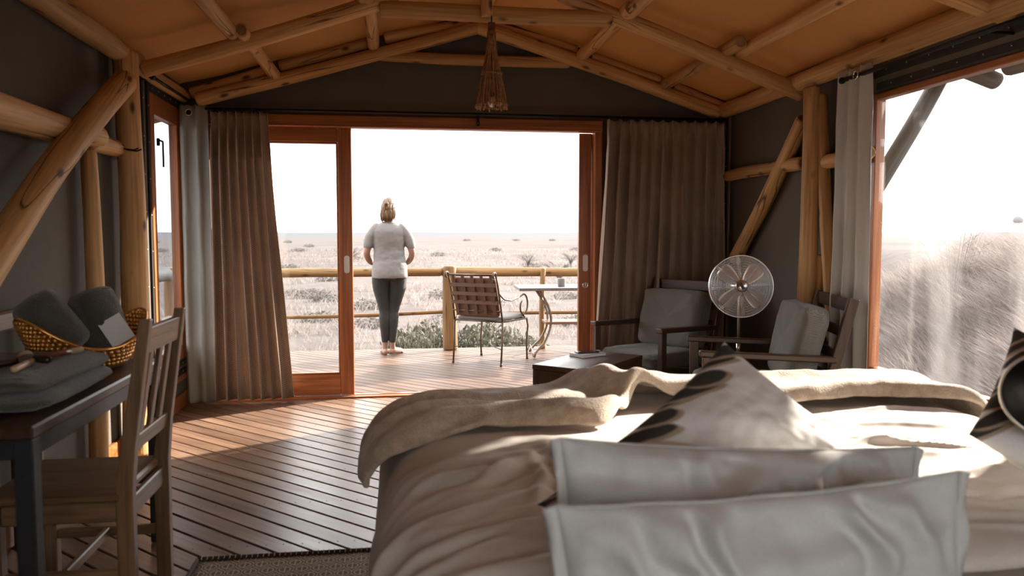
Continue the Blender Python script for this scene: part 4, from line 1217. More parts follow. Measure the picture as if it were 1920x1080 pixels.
# towels, basket and things on the desk
def soft_box(name, loc, size, seed, mat, rz=0, power=.28, amp=.006, parent=None, nfold=0):
    nu, nv = 64, 32
    u = np.linspace(0, 2 * np.pi, nu, endpoint=False); v = np.linspace(-np.pi / 2, np.pi / 2, nv)
    U, V = np.meshgrid(u, v, indexing='ij')
    sg = lambda a, p: np.sign(a) * np.abs(a) ** p
    X = sg(np.cos(V), power) * sg(np.cos(U), power); Y = sg(np.cos(V), power) * sg(np.sin(U), power); Z = sg(np.sin(V), .55)
    k = 1 + amp / .1 * .4 * fbm(X * 2 + seed, Y * 2 + Z * 2, 3)
    Xs = X * size[0] / 2 * k; Ys = Y * size[1] / 2 * k; Zs = Z * size[2] / 2 * k + amp * fbm(X * 2.2 + seed * 3, Y * 2.2, 3)
    if nfold: Zs = Zs + 0; Xs = Xs + .010 * np.cos(Z * np.pi * nfold) * np.sign(X) * (np.abs(X) > .8); Ys = Ys + .010 * np.cos(Z * np.pi * nfold) * np.sign(Y) * (np.abs(Y) > .8)
    o = grid_mesh(name, np.stack([Xs, Ys, Zs], -1), M[mat], parent, closed_u=True, loc=loc, rot=(0, 0, rz))
    return o
o = soft_box('folded_towel', (-1.22, 2.70, .788), (.46, .64, .055), 4, 'towel', .03, .30, .008, nfold=1); tag(o, 'folded charcoal towel, lower one of the pair on the desk', 'towel')
o = soft_box('folded_towel', (-1.225, 2.70, .840), (.44, .61, .055), 7, 'towel', -.02, .30, .010, nfold=1); tag(o, 'folded charcoal towel on top of the pair, carrying the brushes', 'towel')
def rolled_towel(p0, p1, r, seed, label):
    p0, p1 = Vector(p0), Vector(p1); d = p1 - p0
    nu, nv = 48, 26
    u = np.linspace(0, 2 * np.pi, nu, endpoint=False); t = np.linspace(0, 1, nv)
    U, Tt = np.meshgrid(u, t, indexing='ij')
    rr = r * np.clip(1 - np.abs(2 * Tt - 1) ** 9, 0, 1) ** .5 * (1 + .10 * fbm(np.cos(U) * 1.4 + seed, np.sin(U) * 1.4 + Tt * 2.2, 3)) + .0005
    P = np.stack([rr * np.cos(U) * 1.06, rr * np.sin(U) * .94, Tt * d.length], -1)
    o = grid_mesh('rolled_towel', P, M['towel'], closed_u=True)
    o.location = p0; o.rotation_mode = 'QUATERNION'; o.rotation_quaternion = d.to_track_quat('Z', 'Y')
    # spiral of the rolled edge at the upper end
    sp = MB(); sp.tube([((.012 + .0075 * a) * math.cos(a), (.012 + .0075 * a) * math.sin(a), d.length - .014 - .0012 * a) for a in np.linspace(0, 2 * math.pi * 1.3, 40)], .005, 6)
    sp.build('rolled_edge', M['towel'], o)
    return tag(o, label, 'towel')
BC = Vector((-1.165, 3.19, .762))
rolled_towel(BC + Vector((-.01, -.07, .075)), BC + Vector((-.15, -.10, .285)), .088, 3, 'rolled charcoal towel leaning out of the left end of the basket')
rolled_towel(BC + Vector((.085, .05, .06)), BC + Vector((-.005, .055, .300)), .085, 8, 'rolled charcoal towel leaning in the middle of the basket beside a white card')
# bead basket: boat-shaped with high ends
nu = 50
e = empty('bead_basket', BC, R(52)); e.scale = (1.02, 1.0, 1.0)
bm_ = bmesh.new(); bmesh.ops.create_icosphere(bm_, subdivisions=2, radius=.0088)
sv = np.array([x.co[:] for x in bm_.verts]); sf = np.array([[q.index for q in f.verts] for f in bm_.faces]); bm_.free()
pts = []
for j in range(14):
    for i in range(nu):
        a = 2 * math.pi * (i + .5 * (j % 2)) / nu
        rim_z = .075 + .125 * abs(math.cos(a)) ** 2.2
        z = .0155 * j; t = z / rim_z
        if t > 1: continue
        pts.append(((.134 + .10 * t ** .7) * math.cos(a), (.089 + .055 * t ** .7) * math.sin(a), .010 + z))
pts = np.array(pts); nb = len(pts)
V = (pts[:, None] + sv[None]).reshape(-1, 3); F = (sf[None] + (np.arange(nb) * len(sv))[:, None, None]).reshape(-1, 3)
amber = plain('amber_bead', (.80, .38, .085), .14, .6, .8)
me = fast_mesh('bead_weave', V, None, True, F); me.materials.append(amber); link('bead_weave', me, e)['kind'] = 'stuff'
# liner so the basket is closed
th = np.linspace(0, 2 * np.pi, 48, endpoint=False); tt = np.linspace(0, 1, 8)
TH, TT = np.meshgrid(th, tt, indexing='ij')
rz_ = .075 + .125 * np.abs(np.cos(TH)) ** 2.2
P = np.stack([(.128 + .10 * TT ** .7) * np.cos(TH) * np.where(TT == 0, .0, 1), (.083 + .055 * TT ** .7) * np.sin(TH) * np.where(TT == 0, .0, 1), .006 + rz_ * np.clip(TT - .14, 0, 1) * .97 / .86], -1)
grid_mesh('basket_shell', P, speck('dark_amber_weave', (.10, .04, .012), (.22, .09, .02), 60, .4), e, closed_u=True)
MB().tube([(.236 * math.cos(a), .146 * math.sin(a), .012 + .075 + .125 * abs(math.cos(a)) ** 2.2) for a in np.linspace(0, 2 * math.pi, 60, endpoint=False)], .006, 6, closed=True).build('basket_rim', amber, e)
tag(e, 'amber bead basket with high curved ends standing on the desk', 'basket')
o = MB().box((0, 0, 0), (.085, .002, .11), b=.0005).build('card', plain('white_card', (.80, .79, .77), .6), None, BC + Vector((.125, -.035, .150)), (R(-25), R(-30), R(20))); tag(o, 'small white card tucked into the basket against the towel roll', 'card')
o = soft_box('plastic_pouch', BC + Vector((-.10, -.215, .03)), (.22, .13, .05), 5, 'black', R(-20), .5, .012)
o.data.materials[0] = plain('glossy_clear_pouch', (.10, .11, .11), .12, 0, .9); tag(o, 'glossy dark pouch lying before the basket', 'pouch')
def brush(loc, rz, L_, r, hm, tm, label, name='makeup_brush', flare=1.6):
    mb = MB(); q = Vector((1, 0, 0)).to_track_quat('Z', 'Y').to_matrix()
    mb.lathe([(r * .6, 0), (r, .01), (r * .9, L_ * .55), (r * .95, L_ * .7)], 12, m=q)
    o = mb.build(name, hm, None, loc, (0, 0, rz))
    h = MB(); h.lathe([(r * .95, L_ * .70), (r * flare, L_ * .85), (r * flare * .9, L_ * .97), (r * .5, L_), (0, L_ * 1.005)], 14, m=q); h.build('bristles', tm, o)
    return tag(o, label, 'brush')
tan = cloth('brush_hair', (.45, .30, .17), (.58, .42, .26), 400); dk = plain('dark_handle', (.03, .018, .014), .35); bk = cloth('dark_bristle', (.07, .05, .04), (.12, .09, .07), 400)
z = .880
brush((-1.10, 2.47, z), R(95), .17, .011, plain('beige_tube', (.52, .36, .22), .4), plain('beige_cap', (.34, .22, .13), .4), 'beige cosmetic tube at the near edge of the towel', 'cosmetic_tube', 1.0)
brush((-1.22, 2.50, z + .002), R(60), .19, .012, dk, bk, 'dark makeup brush lying across the middle of the towel')
brush((-1.06, 2.62, z + .004), R(150), .12, .013, dk, tan, 'short makeup brush with round tan bristles on the towel', flare=1.9)
brush((-1.13, 2.70, z), R(70), .20, .010, plain('red_brown_pencil', (.22, .07, .045), .35), tan, 'reddish brown pencil brush at the far end of the towel', flare=1.0)
brush((-1.30, 2.62, z + .004), R(-20), .12, .013, bk, dk, 'small black lipstick case behind the brushes', 'lipstick_case', 1.0)

# patterned rug beside the bed
M['rug'] = None
m, nt, b = new_mat('woven_rug')
tcn = N(nt, 'ShaderNodeTexCoord'); mp = N(nt, 'ShaderNodeMapping'); mp.inputs['Scale'].default_value = (16, 16, 1); L(nt, tcn.outputs['Object'], mp.inputs[0])
vo = N(nt, 'ShaderNodeTexVoronoi', feature='DISTANCE_TO_EDGE', Scale=1.0, Randomness=0.0)
sx_ = N(nt, 'ShaderNodeSeparateXYZ'); L(nt, mp.outputs[0], sx_.inputs[0])
# stagger every other row to turn the squares into a honeycomb
fl_ = N(nt, 'ShaderNodeMath', operation='FLOOR'); L(nt, sx_.outputs['Y'], fl_.inputs[0])
md = N(nt, 'ShaderNodeMath', operation='MODULO'); L(nt, fl_.outputs[0], md.inputs[0]); md.inputs[1].default_value = 2.0
ab = N(nt, 'ShaderNodeMath', operation='ABSOLUTE'); L(nt, md.outputs[0], ab.inputs[0])
ma = N(nt, 'ShaderNodeMath', operation='MULTIPLY_ADD'); L(nt, ab.outputs[0], ma.inputs[0]); ma.inputs[1].default_value = .5; L(nt, sx_.outputs['X'], ma.inputs[2])
cx = N(nt, 'ShaderNodeCombineXYZ'); L(nt, ma.outputs[0], cx.inputs[0]); L(nt, sx_.outputs['Y'], cx.inputs[1])
def fracd(sock):
    f = N(nt, 'ShaderNodeMath', operation='FRACT'); L(nt, sock, f.inputs[0])
    s_ = N(nt, 'ShaderNodeMath', operation='SUBTRACT'); L(nt, f.outputs[0], s_.inputs[0]); s_.inputs[1].default_value = .5
    return s_.outputs[0]
fx, fy = fracd(ma.outputs[0]), fracd(sx_.outputs['Y'])
cc = N(nt, 'ShaderNodeCombineXYZ'); L(nt, fx, cc.inputs[0]); L(nt, fy, cc.inputs[1])
ln = N(nt, 'ShaderNodeVectorMath', operation='LENGTH'); L(nt, cc.outputs[0], ln.inputs[0])
rr1 = ramp(nt, [(.0, 0), (.27, 0), (.30, 1), (.36, 1), (.39, 0), (.47, 0), (.50, 1), (.54, 1), (.57, 0)]); L(nt, ln.outputs['Value'], rr1.inputs[0])
axx = N(nt, 'ShaderNodeMath', operation='ABSOLUTE'); L(nt, fx, axx.inputs[0])
rr2 = ramp(nt, [(.035, 1), (.055, 0)]); L(nt, axx.outputs[0], rr2.inputs[0])
mxm = N(nt, 'ShaderNodeMath', operation='MAXIMUM'); L(nt, rr1.outputs[0], mxm.inputs[0]); L(nt, rr2.outputs[0], mxm.inputs[1])
cr = mixc(nt, mxm.outputs[0], (.115, .088, .062), (.42, .36, .27))
L(nt, cr, b.inputs['Base Color']); b.inputs['Roughness'].default_value = .95
wv = N(nt, 'ShaderNodeTexNoise', Scale=350.0); L(nt, tcn.outputs['Object'], wv.inputs['Vector']); bump(nt, b, wv.outputs['Fac'], .5, .003)
e = empty('rug', (-.30, 2.55, 0))
nx, ny = 40, 60
X, Y = np.meshgrid(np.linspace(-.46, .50, nx), np.linspace(-.95, .60, ny), indexing='ij')
Z = .010 + .004 * np.abs(fbm(X * 3, Y * 3, 2)) + .012 * np.exp(-((Y - .60) / .02) ** 2) * 0
o = grid_mesh('rug_weave', np.stack([X, Y, Z], -1), m, e); solidify(o, .008, -1)
bnd = MB(); gg = random.Random(4)
dkb = cloth('rug_binding', (.035, .024, .018), (.06, .042, .03), 300)
bnd.tube([(x, .605, .012) for x in np.linspace(-.47, .50, 30)], .011, 8); bnd.build('binding', dkb, e)
MB().tube([(-.47, y, .012) for y in np.linspace(-.95, .605, 40)], .009, 8).build('binding', dkb, e)
st = MB()
for k in range(46): st.tube([(-.455 + k * .021, .592, .016), (-.455 + k * .021, .605, .0245), (-.455 + k * .021, .617, .014)], .0022, 5)
st.build('stitching', cloth('pale_stitch', (.40, .34, .26), (.48, .41, .31)), e)['kind'] = 'stuff'
tag(e, 'dark rug with a pale honeycomb pattern on the floor beside the bed', 'rug')

# ================================================================== BED
BX0, BX1, BY0, BY1, BZ = .0, 2.10, .95, 3.0, .62
BD = -.065                                     # mattress top sits this much under .70
e = empty('bed', ((BX0 + BX1) / 2, (BY0 + BY1) / 2, 0))
bw, bl = BX1 - BX0, BY1 - BY0
MB().box((0, 0, .17), (bw - .06, bl - .04, .16), b=.01).build('bed_base', M['dark_x'], e)
for sx in (-1, 1):
    for sy in (-1, 1): MB().beam((sx * (bw / 2 - .1), sy * (bl / 2 - .1), 0), (sx * (bw / 2 - .1), sy * (bl / 2 - .1), .09), .08, .08, (0, 1, 0)).build('leg', M['dark_z'], e)
o = soft_box('mattress', (0, 0, .465 + BD), (bw - .02, bl, .33), 3, 'mattress', 0, .12, .004, e)
MB().box((0, -bl / 2 - .03, .30), (bw + .1, .04, .60), b=.01).build('headboard', M['dark_x'], e)
tag(e, 'wide double bed with a cream mattress in the foreground', 'bed')

def catmull(P, n):
    P = np.array(P, float); k = len(P)
    out = []
    Q = np.vstack([2 * P[0] - P[1], P, 2 * P[-1] - P[-2]])
    for i in range(k - 1):
        p0, p1, p2, p3 = Q[i:i + 4]
        for t in np.linspace(0, 1, 24, endpoint=False):
            out.append(.5 * ((2 * p1) + (-p0 + p2) * t + (2 * p0 - 5 * p1 + 4 * p2 - p3) * t * t + (-p0 + 3 * p1 - 3 * p2 + p3) * t ** 3))
    out.append(P[-1]); out = np.array(out)
    d = np.concatenate([[0], np.cumsum(np.linalg.norm(np.diff(out, axis=0), axis=1))])
    s = np.linspace(0, d[-1], n)
    return np.stack([np.interp(s, d, out[:, 0]), np.interp(s, d, out[:, 1])], -1), s
# section of the duvet across the bed: hangs on the left, puffs over the edge, lies on top, hangs on the right
SEC = [(-.075, .10), (-.075, .25), (-.070, .38), (-.052, .52), (-.005, .615), (.08, .675), (.22, .705), (.6, .715), (1.0, .715), (1.55, .71), (1.98, .70), (2.11, .655), (2.175, .56), (2.195, .42), (2.20, .2)]
NU, NV = 360, 240
sec, us = catmull([(x, z + BD * min(1, z / .5)) for x, z in SEC], NU)
tng = np.gradient(sec, axis=0); tng /= np.linalg.norm(tng, axis=1)[:, None]
nrm = np.stack([-tng[:, 1], tng[:, 0]], -1)
ysd = np.linspace(1.40, 3.10, NV)
U, Y = np.meshgrid(us, ysd, indexing='ij')
X0 = np.repeat(sec[:, :1], NV, 1); Z0 = np.repeat(sec[:, 1:], NV, 1)
D = .016 * fbm(U * 1.7, Y * 1.9, 3) + .006 * fbm(U * 5, Y * 5 + 3, 3)
def fold(D, pts, w, a, u=None, y=None):
    """raised crease along a polyline in (arc length, y) with a shallow valley beside it"""
    u = U if u is None else u; y = Y if y is None else y
    best = np.full(u.shape, 1e9); sgn = np.zeros(u.shape); par = np.zeros(u.shape)
    tot = sum(math.dist(pts[i], pts[i + 1]) for i in range(len(pts) - 1)); acc = 0
    for i in range(len(pts) - 1):
        (ax, ay), (bx, by) = pts[i], pts[i + 1]
        dx, dy = bx - ax, by - ay; l2 = dx * dx + dy * dy
        t = np.clip(((u - ax) * dx + (y - ay) * dy) / l2, 0, 1)
        qx, qy = u - ax - t * dx, y - ay - t * dy
        d = np.hypot(qx, qy); m_ = d < best
        best = np.where(m_, d, best); sgn = np.where(m_, np.sign(dx * qy - dy * qx), sgn); par = np.where(m_, (acc + t * math.sqrt(l2)) / tot, par)
        acc += math.sqrt(l2)
    env = np.sin(np.pi * np.clip(par, .02, .98)) ** .7
    s = best * sgn
    return D + a * env * (np.exp(-(s / w) ** 2) - .55 * np.exp(-((s - 1.9 * w) / (1.1 * w)) ** 2))
def u_at(x): return float(np.interp(x, sec[60:-60, 0], us[60:-60]))
g7 = random.Random(12)
# creases fanning from the pillows towards the left edge
for k in range(30):
    x0 = g7.uniform(.15, .62); y0 = g7.uniform(1.5, 2.25)
    an = g7.uniform(R(150), R(235)); ln_ = g7.uniform(.18, .5)
    p0 = (u_at(x0), y0); p1 = (p0[0] + math.cos(an) * ln_ * .5, y0 + math.sin(an) * ln_ * .35); p2 = (p1[0] + math.cos(an + g7.uniform(-.5, .5)) * ln_ * .6, p1[1] + math.sin(an + .4) * ln_ * .35)
    D = fold(D, [p0, p1, p2], g7.uniform(.014, .030), g7.uniform(.004, .012))
for (pts, w, a) in [([(.42, .10 + 2.15), (.47, 1.98), (.40, 1.72)], .02, .022), ([(.50, 2.22), (.56, 1.98), (.52, 1.70)], .018, .022), ([(.36, 2.20), (.37, 1.95), (.30, 1.75)], .022, .016)]:
    D = fold(D, [(u_at(x), y) for x, y in pts], w, a)
# swags running along the hanging left side
for k in range(9):
    y0 = 1.42 + k * .085; u0 = us[0] + .72
    D = fold(D, [(u0 + g7.uniform(-.1, .2), y0 + .05), (u0 - .25, y0 + g7.uniform(-.02, .08)), (u0 - .55, y0 + g7.uniform(.0, .16))], g7.uniform(.02, .035), g7.uniform(.008, .016))
# long creases on the sunlit right half
for k in range(34):
    x0 = g7.uniform(.85, 1.55); y0 = g7.uniform(1.5, 2.6); ln_ = g7.uniform(.2, .6); an = g7.uniform(-.5, .25)
    p0 = (u_at(x0), y0); p1 = (p0[0] + ln_ * .5, y0 + math.sin(an) * ln_ * .5); p2 = (p1[0] + ln_ * .5, p1[1] + math.sin(an + g7.uniform(-.4, .4)) * ln_ * .5)
    D = fold(D, [p0, p1, p2], g7.uniform(.010, .024), g7.uniform(.006, .014))
P = np.stack([X0 + nrm[:, None, 0] * D, Y + .012 * fbm(U * 3 + 7, Y * .5, 2), Z0 + nrm[:, None, 1] * D], -1)
edge = np.clip((Y - 1.40) / .10, 0, 1)
P[..., 2] -= .050 * (1 - np.sqrt(np.clip(1 - (1 - edge) ** 2, 0, 1))) * (Z0 > .54)
footdrop = np.clip((Y - 2.98) / .12, 0, 1)
P[..., 2] -= .22 * footdrop ** 1.6 * (Z0 > .3)
o = grid_mesh('duvet', P, M['linen']); solidify(o, .012, -1)
tag(o, 'crumpled cream duvet spread over the bed', 'duvet')

# blanket at the foot: near edge wanders, bunched roll right of the middle
nu, nv = 300, 96
sec2, us2 = catmull([(x, z + BD) for x, z in [(-.095, .56), (-.09, .60), (-.070, .645), (-.020, .695), (.07, .730), (.25, .745), (.6, .75), (.9, .752), (1.25, .752), (1.7, .748), (2.05, .735), (2.15, .67), (2.19, .58), (2.205, .50)]], nu)
tng2 = np.gradient(sec2, axis=0); tng2 /= np.linalg.norm(tng2, axis=1)[:, None]
nrm2 = np.stack([-tng2[:, 1], tng2[:, 0]], -1)
xs = sec2[:, 0]
hang = np.clip((.02 - xs) / .18, 0, 1)
yn = 2.42 + .03 * np.sin(xs * 5) + .32 * sstep(.62, .88, xs) - .17 * sstep(1.05, 1.35, xs) + .06 * sstep(1.4, 1.8, xs) + .02 * hang
yf = 2.98 + .04 * np.sin(xs * 4 + 1) - .10 * hang
v = np.linspace(0, 1, nv)
Yb = yn[:, None] * (1 - v)[None] + (yf + .14)[:, None] * v[None]
Ub = np.repeat(us2[:, None], nv, 1); Xb = np.repeat(xs[:, None], nv, 1)
D2 = .020 * fbm(Ub * 1.6 + 5, Yb * 3.2, 3) + .005 * fbm(Ub * 9, Yb * 9, 2) + .012
# soft rounded folds parallel to the near edge
D2 += .020 * np.exp(-((v[None] - .10) / .09) ** 2) + .016 * np.exp(-((v[None] - .62 + .10 * np.sin(Ub * 2.2)) / .13) ** 2)
D2 = fold(D2, [(float(np.interp(.25, xs[40:-40], us2[40:-40])), 2.60), (float(np.interp(.6, xs[40:-40], us2[40:-40])), 2.52), (float(np.interp(.95, xs[40:-40], us2[40:-40])), 2.58)], .05, .030, Ub, Yb)
# the bunched roll
rl = ((Xb - .80) * .80 + (Yb - 2.80) * .60); al = (-(Xb - .80) * .60 + (Yb - 2.80) * .80)
D2 += .075 * np.exp(-(rl / .085) ** 2) * np.exp(-(al / .26) ** 4) + .035 * np.exp(-((rl - .20) / .10) ** 2) * np.exp(-(al / .30) ** 4)
D2 += .018 * sstep(1.0, 1.2, Xb)
for k in range(3):
    D2 = fold(D2, [(us2[0] + .02, 2.30 + .22 * k), (us2[0] + .2, 2.36 + .2 * k), (us2[0] + .5, 2.45 + .16 * k)], .028, .042, Ub, Yb)
Pb = np.stack([Xb + nrm2[:, None, 0] * D2, Yb + .03 * hang[:, None] * np.sin(v[None] * 9), np.repeat(sec2[:, 1:], nv, 1) + nrm2[:, None, 1] * D2], -1)
fd = np.clip((Yb - 2.96) / .14, 0, 1); Pb[..., 2] -= .16 * fd ** 1.5
ne = np.clip(1 - v[None] / .07, 0, 1); Pb[..., 2] -= .030 * ne ** 2 * (Pb[..., 2] > .55)
hem = .010 * np.sin(Yb * 21) * hang[:, None] ** 2; Pb[..., 2] += hem; Pb[..., 0] += 1.5 * hem - .05 * hang[:, None] ** 2 * v[None]
o = grid_mesh('blanket', Pb, M['blanket']); solidify(o, .020, -1, 1)
tag(o, 'fuzzy oatmeal blanket rumpled across the foot of the bed', 'blanket')

# pillows and cushions: x width, y height, z thickness
def pillow(name, w, h, t, seed, mat, loc, rot, flange=0.0, wr=.010, prt=None, n=72, ex=.60, gather=0.0):
    a = np.linspace(-1, 1, n); Uu, Vv = np.meshgrid(a, a, indexing='ij')
    body = np.clip(1 - np.abs(Uu) ** 2.4, 0, 1) ** ex * np.clip(1 - np.abs(Vv) ** 2.4, 0, 1) ** ex
    pin = 1 - .055 * (1 - np.abs(Vv) ** 2) * np.abs(Uu) ** 3, 1 - .055 * (1 - np.abs(Uu) ** 2) * np.abs(Vv) ** 3
    X = Uu * w / 2 * pin[0]; Yh = Vv * h / 2 * pin[1]
    edge_n = np.maximum(np.abs(Uu), np.abs(Vv))
    # gathers running in from the seams
    gx = fbm(Uu * 9 + seed, Vv * 1.5, 2) * np.abs(Vv) ** 3 + fbm(Vv * 8 + seed * 2, Uu * 1.5, 2) * np.abs(Uu) ** 3
    soft = fbm(Uu * 1.8 + seed, Vv * 1.8, 3)
    top = sstep(.15, .95, Vv)                       # gathers hanging from the upper seam, slanting
    gth = gather * top * (np.sin(15 * Uu + 7 * fbm(Uu * 2 + seed, Vv * 1.2, 2) + 5 * Vv) * (.5 + .8 * np.clip(fbm(Uu * 3 + 2 * seed, Vv * .6, 2) + .3, 0, 1)))
    parts = []
    Vs, Fs = [], []
    for sgn in (1, -1):
        Zp = sgn * (t / 2 * body + (wr * gx + wr * 1.6 * soft + gth) * (.25 + body) * np.clip((1 - edge_n) * 9, 0, 1) + .0008)
        Zp = Zp + .006 * fbm(Uu * 2.2 + seed, Vv * 2.2 + 4, 2) * edge_n ** 4
        Vs.append(np.stack([X, Yh, Zp], -1).reshape(-1, 3))
        ids = np.arange(n * n).reshape(n, n) + (0 if sgn > 0 else n * n)
        F = np.stack([ids[:-1, :-1], ids[1:, :-1], ids[1:, 1:], ids[:-1, 1:]], -1).reshape(-1, 4)
        Fs.append(F if sgn > 0 else F[:, ::-1])
    # rim
    bd = np.concatenate([np.arange(n), np.arange(1, n) * n + n - 1 + 0, (n - 1) * n + np.arange(n - 2, -1, -1) + 0, np.arange(n - 2, 0, -1) * n])
    ring0 = np.concatenate([np.arange(0, n), (np.arange(1, n)) * n + (n - 1), (n - 1) * n + np.arange(n - 2, -1, -1), np.arange(n - 2, 0, -1) * n])
    nxt = np.roll(ring0, -1)
    Fs.append(np.stack([ring0, ring0 + n * n, nxt + n * n, nxt], -1)[:, ::-1])
    V = np.concatenate(Vs)
    me = fast_mesh(name, V, np.concatenate(Fs), True)
    if prt is not None:
        ca = me.color_attributes.new('print', 'FLOAT_COLOR', 'POINT')
        c1 = prt(Uu, Vv, 1).reshape(-1, 3); c2 = prt(Uu, Vv, -1).reshape(-1, 3)
        cc_ = np.concatenate([np.concatenate([c1, c2]), np.ones((2 * n * n, 1))], 1).astype(np.float32); ca.data.foreach_set('color', cc_.reshape(-1))
    me.materials.append(M[mat])
    o = link(name, me, None, loc)
    o.rotation_mode = 'QUATERNION'
    o.rotation_quaternion = rot.to_quaternion() if isinstance(rot, (Euler, Matrix)) else rot
    if flange:
        fb = V[ring0]; cen = np.array([0, 0, 0]); d = fb - cen; d[:, 2] = 0; d /= np.linalg.norm(d, axis=1)[:, None]
        dd = np.where(np.abs(fb[:, :1]) / w > np.abs(fb[:, 1:2]) / h, np.stack([np.sign(fb[:, 0]), 0 * fb[:, 0], 0 * fb[:, 0]], -1), np.stack([0 * fb[:, 0], .10 * np.sign(fb[:, 1]), 0 * fb[:, 0]], -1))
        rows = [fb, fb + dd * flange * .5 + np.stack([0 * fb[:, 0], 0 * fb[:, 0], .004 * np.sin(np.arange(len(fb)) * .21 + seed)], -1), fb + dd * flange + np.stack([0 * fb[:, 0], 0 * fb[:, 0], .010 * np.sin(np.arange(len(fb)) * .17 + seed)], -1)]
        fo = grid_mesh('flange', np.stack(rows, 1), M[mat], o, closed_u=True); solidify(fo, .003, 0)
    return o
def stand(tilt, roll=0, yaw=0):
    """upright pillow: width along x, height up; tilt leans the top away from the camera"""
    return Matrix.Rotation(yaw, 3, 'Z') @ Matrix.Rotation(R(90) - tilt, 3, 'X') @ Matrix.Rotation(roll, 3, 'Z')
o = pillow('pillow', .71, .48, .20, 3, 'linen_fold', (.610, 1.20, .612), stand(R(4), R(1.8), R(1)), .022, .016, None, 130, .62, .030)
tag(o, 'large pale grey pillow standing nearest to the camera', 'pillow')
o = pillow('pillow', .76, .46, .19, 9, 'linen_fold', (.668, 1.41, .636), stand(R(14), R(-4.4), R(4)), .020, .018, None, 130, .62, .024)
tag(o, 'pale pillow standing behind the nearest pillow', 'pillow')
def feather(Uu, Vv, sgn):
    base = np.array([.76, .735, .705]); dark = np.array([.055, .052, .045]); tanc = np.array([.42, .33, .24])
    c = np.ones(Uu.shape + (3,)) * base
    gg = np.random.default_rng(3)
    for k in range(8):
        a = -1 + 2 * (k + .5) / 8
        ln_ = .50 + .10 * math.sin(k * 2.1); cx = -.90 + .06 * math.sin(k * 1.7)
        for (col, ww, off, l2) in ((tanc, .050, .05, 1.1), (dark, .050, 0, 1.0)):
            px, py = Uu - cx - off, Vv - a
            an = R(58); qx = px * math.cos(an) + py * math.sin(an); qy = -px * math.sin(an) + py * math.cos(an)
            m_ = np.clip(1.4 - ((qx / (ln_ * l2 * .5)) ** 2 + (qy / (ww * (1 + .45 * (k % 3)))) ** 2), 0, 1)[..., None]
            m_ = np.clip(m_ * 3, 0, 1)
            c = c * (1 - m_) + col * m_
    # the edge strip itself is dark
    return c
CS = .455
o = pillow('scatter_cushion', CS * 1.04, CS, .16, 5, 'print', (.785, 1.685, .752), stand(R(41), R(-50), R(-3)), 0, .008, feather, 150)
tag(o, 'white scatter cushion with dark feather print leaning as a peak on the bed', 'cushion')
o = pillow('scatter_cushion', CS, CS, .16, 11, 'print', (1.63, 1.66, .80), stand(R(46), R(-47), R(4)), 0, .008, feather, 150)
tag(o, 'white scatter cushion with dark feather print below the dark lamp shade', 'cushion')
o = pillow('scatter_cushion', CS, CS, .13, 6, 'print', (.600, 1.55, .728), stand(R(80), R(-42), R(-4)), 0, .008, feather, 110)
tag(o, 'feather print cushion whose dark corner pokes out left behind the pillows', 'cushion')

# bedside lamp at the right edge: dark dome shade on a bent arm
hc = Vector((1.392, 1.5, .925))
e = empty('reading_lamp', (2.36, 1.22, 0))
ax = Vector((-.62, -.62, -.22)).normalized(); q = (-ax).to_track_quat('Z', 'Y').to_matrix()
base = Vector(e.location)
sh = MB(); sh.lathe([(.100, 0), (.098, .012), (.090, .05), (.068, .10), (.036, .14), (.024, .15), (.024, .19), (0, .195)], 40, hc - base, m=q)
sh.lathe([(.097, .001), (.086, .05), (.06, .10), (.02, .138), (0, .14)], 40, hc - base, m=q); sh.build('lamp_shade', M['black'], e)
MB().tube([hc - base + q @ Vector((.100 * math.cos(a), .100 * math.sin(a), .002)) for a in np.linspace(0, 2 * math.pi, 48, endpoint=False)], .004, 8, closed=True).build('shade_rim', plain('pale_rim', (.62, .55, .46), .3, .6), e)
bt = MB(); bt.lathe([(0, .02), (.022, .03), (.030, .055), (.022, .085), (.014, .11)], 16, hc - base, m=q); bt.build('bulb', plain('frosted_bulb', (.8, .78, .74), .3), e)
bk_ = hc - base + q @ Vector((0, 0, .19))
MB().tube([bk_, bk_ + Vector((.10, .06, .06)), bk_ + Vector((.30, .0, .12)), bk_ + Vector((.70, -.05, .14)), Vector((-.04, 0, 1.08)), Vector((0, 0, .9)), Vector((0, 0, .02))], .009, 10).build('lamp_arm', M['black'], e)
bb = MB(); bb.lathe([(.13, 0), (.13, .012), (.03, .025), (.012, .03)], 28); bb.build('lamp_base', M['black'], e)
tag(e, 'dark reading lamp with a pale rim at the right edge of the picture', 'lamp')

# ================================================================== SEATING
# low side table
e = empty('side_table', (1.262, 5.10, 0), R(49))
tl, tw_, th_ = .74, .44, .445
MB().box((0, 0, th_ - .016), (tl, tw_, .032), b=.004).build('table_top', M['dark_x'], e)
for s in (-1, 1):
    MB().beam((-tl / 2 + .05, s * (tw_ / 2 - .016), th_ - .075), (tl / 2 - .05, s * (tw_ / 2 - .016), th_ - .075), .022, .085).build('apron', M['dark_x'], e)
    MB().beam((s * (tl / 2 - .016), -tw_ / 2 + .05, th_ - .075), (s * (tl / 2 - .016), tw_ / 2 - .05, th_ - .075), .022, .085).build('apron', M['dark_y'], e)
    for s2_ in (-1, 1): MB().beam((s * (tl / 2 - .03), s2_ * (tw_ / 2 - .03), 0), (s * (tl / 2 - .03), s2_ * (tw_ / 2 - .03), th_ - .032), .055, .055, (0, 1, 0)).build('leg', M['dark_z'], e)
tag(e, 'low dark brown side table between the armchair and the foot of the bed', 'table')
bp = atz(1102, 664, .455)
e = empty('book', (bp.x, bp.y, th_ + .001), R(28))
MB().box((0, 0, .009), (.205, .145, .016), b=.002).build('pages', plain('paper', (.80, .78, .75), .7), e)
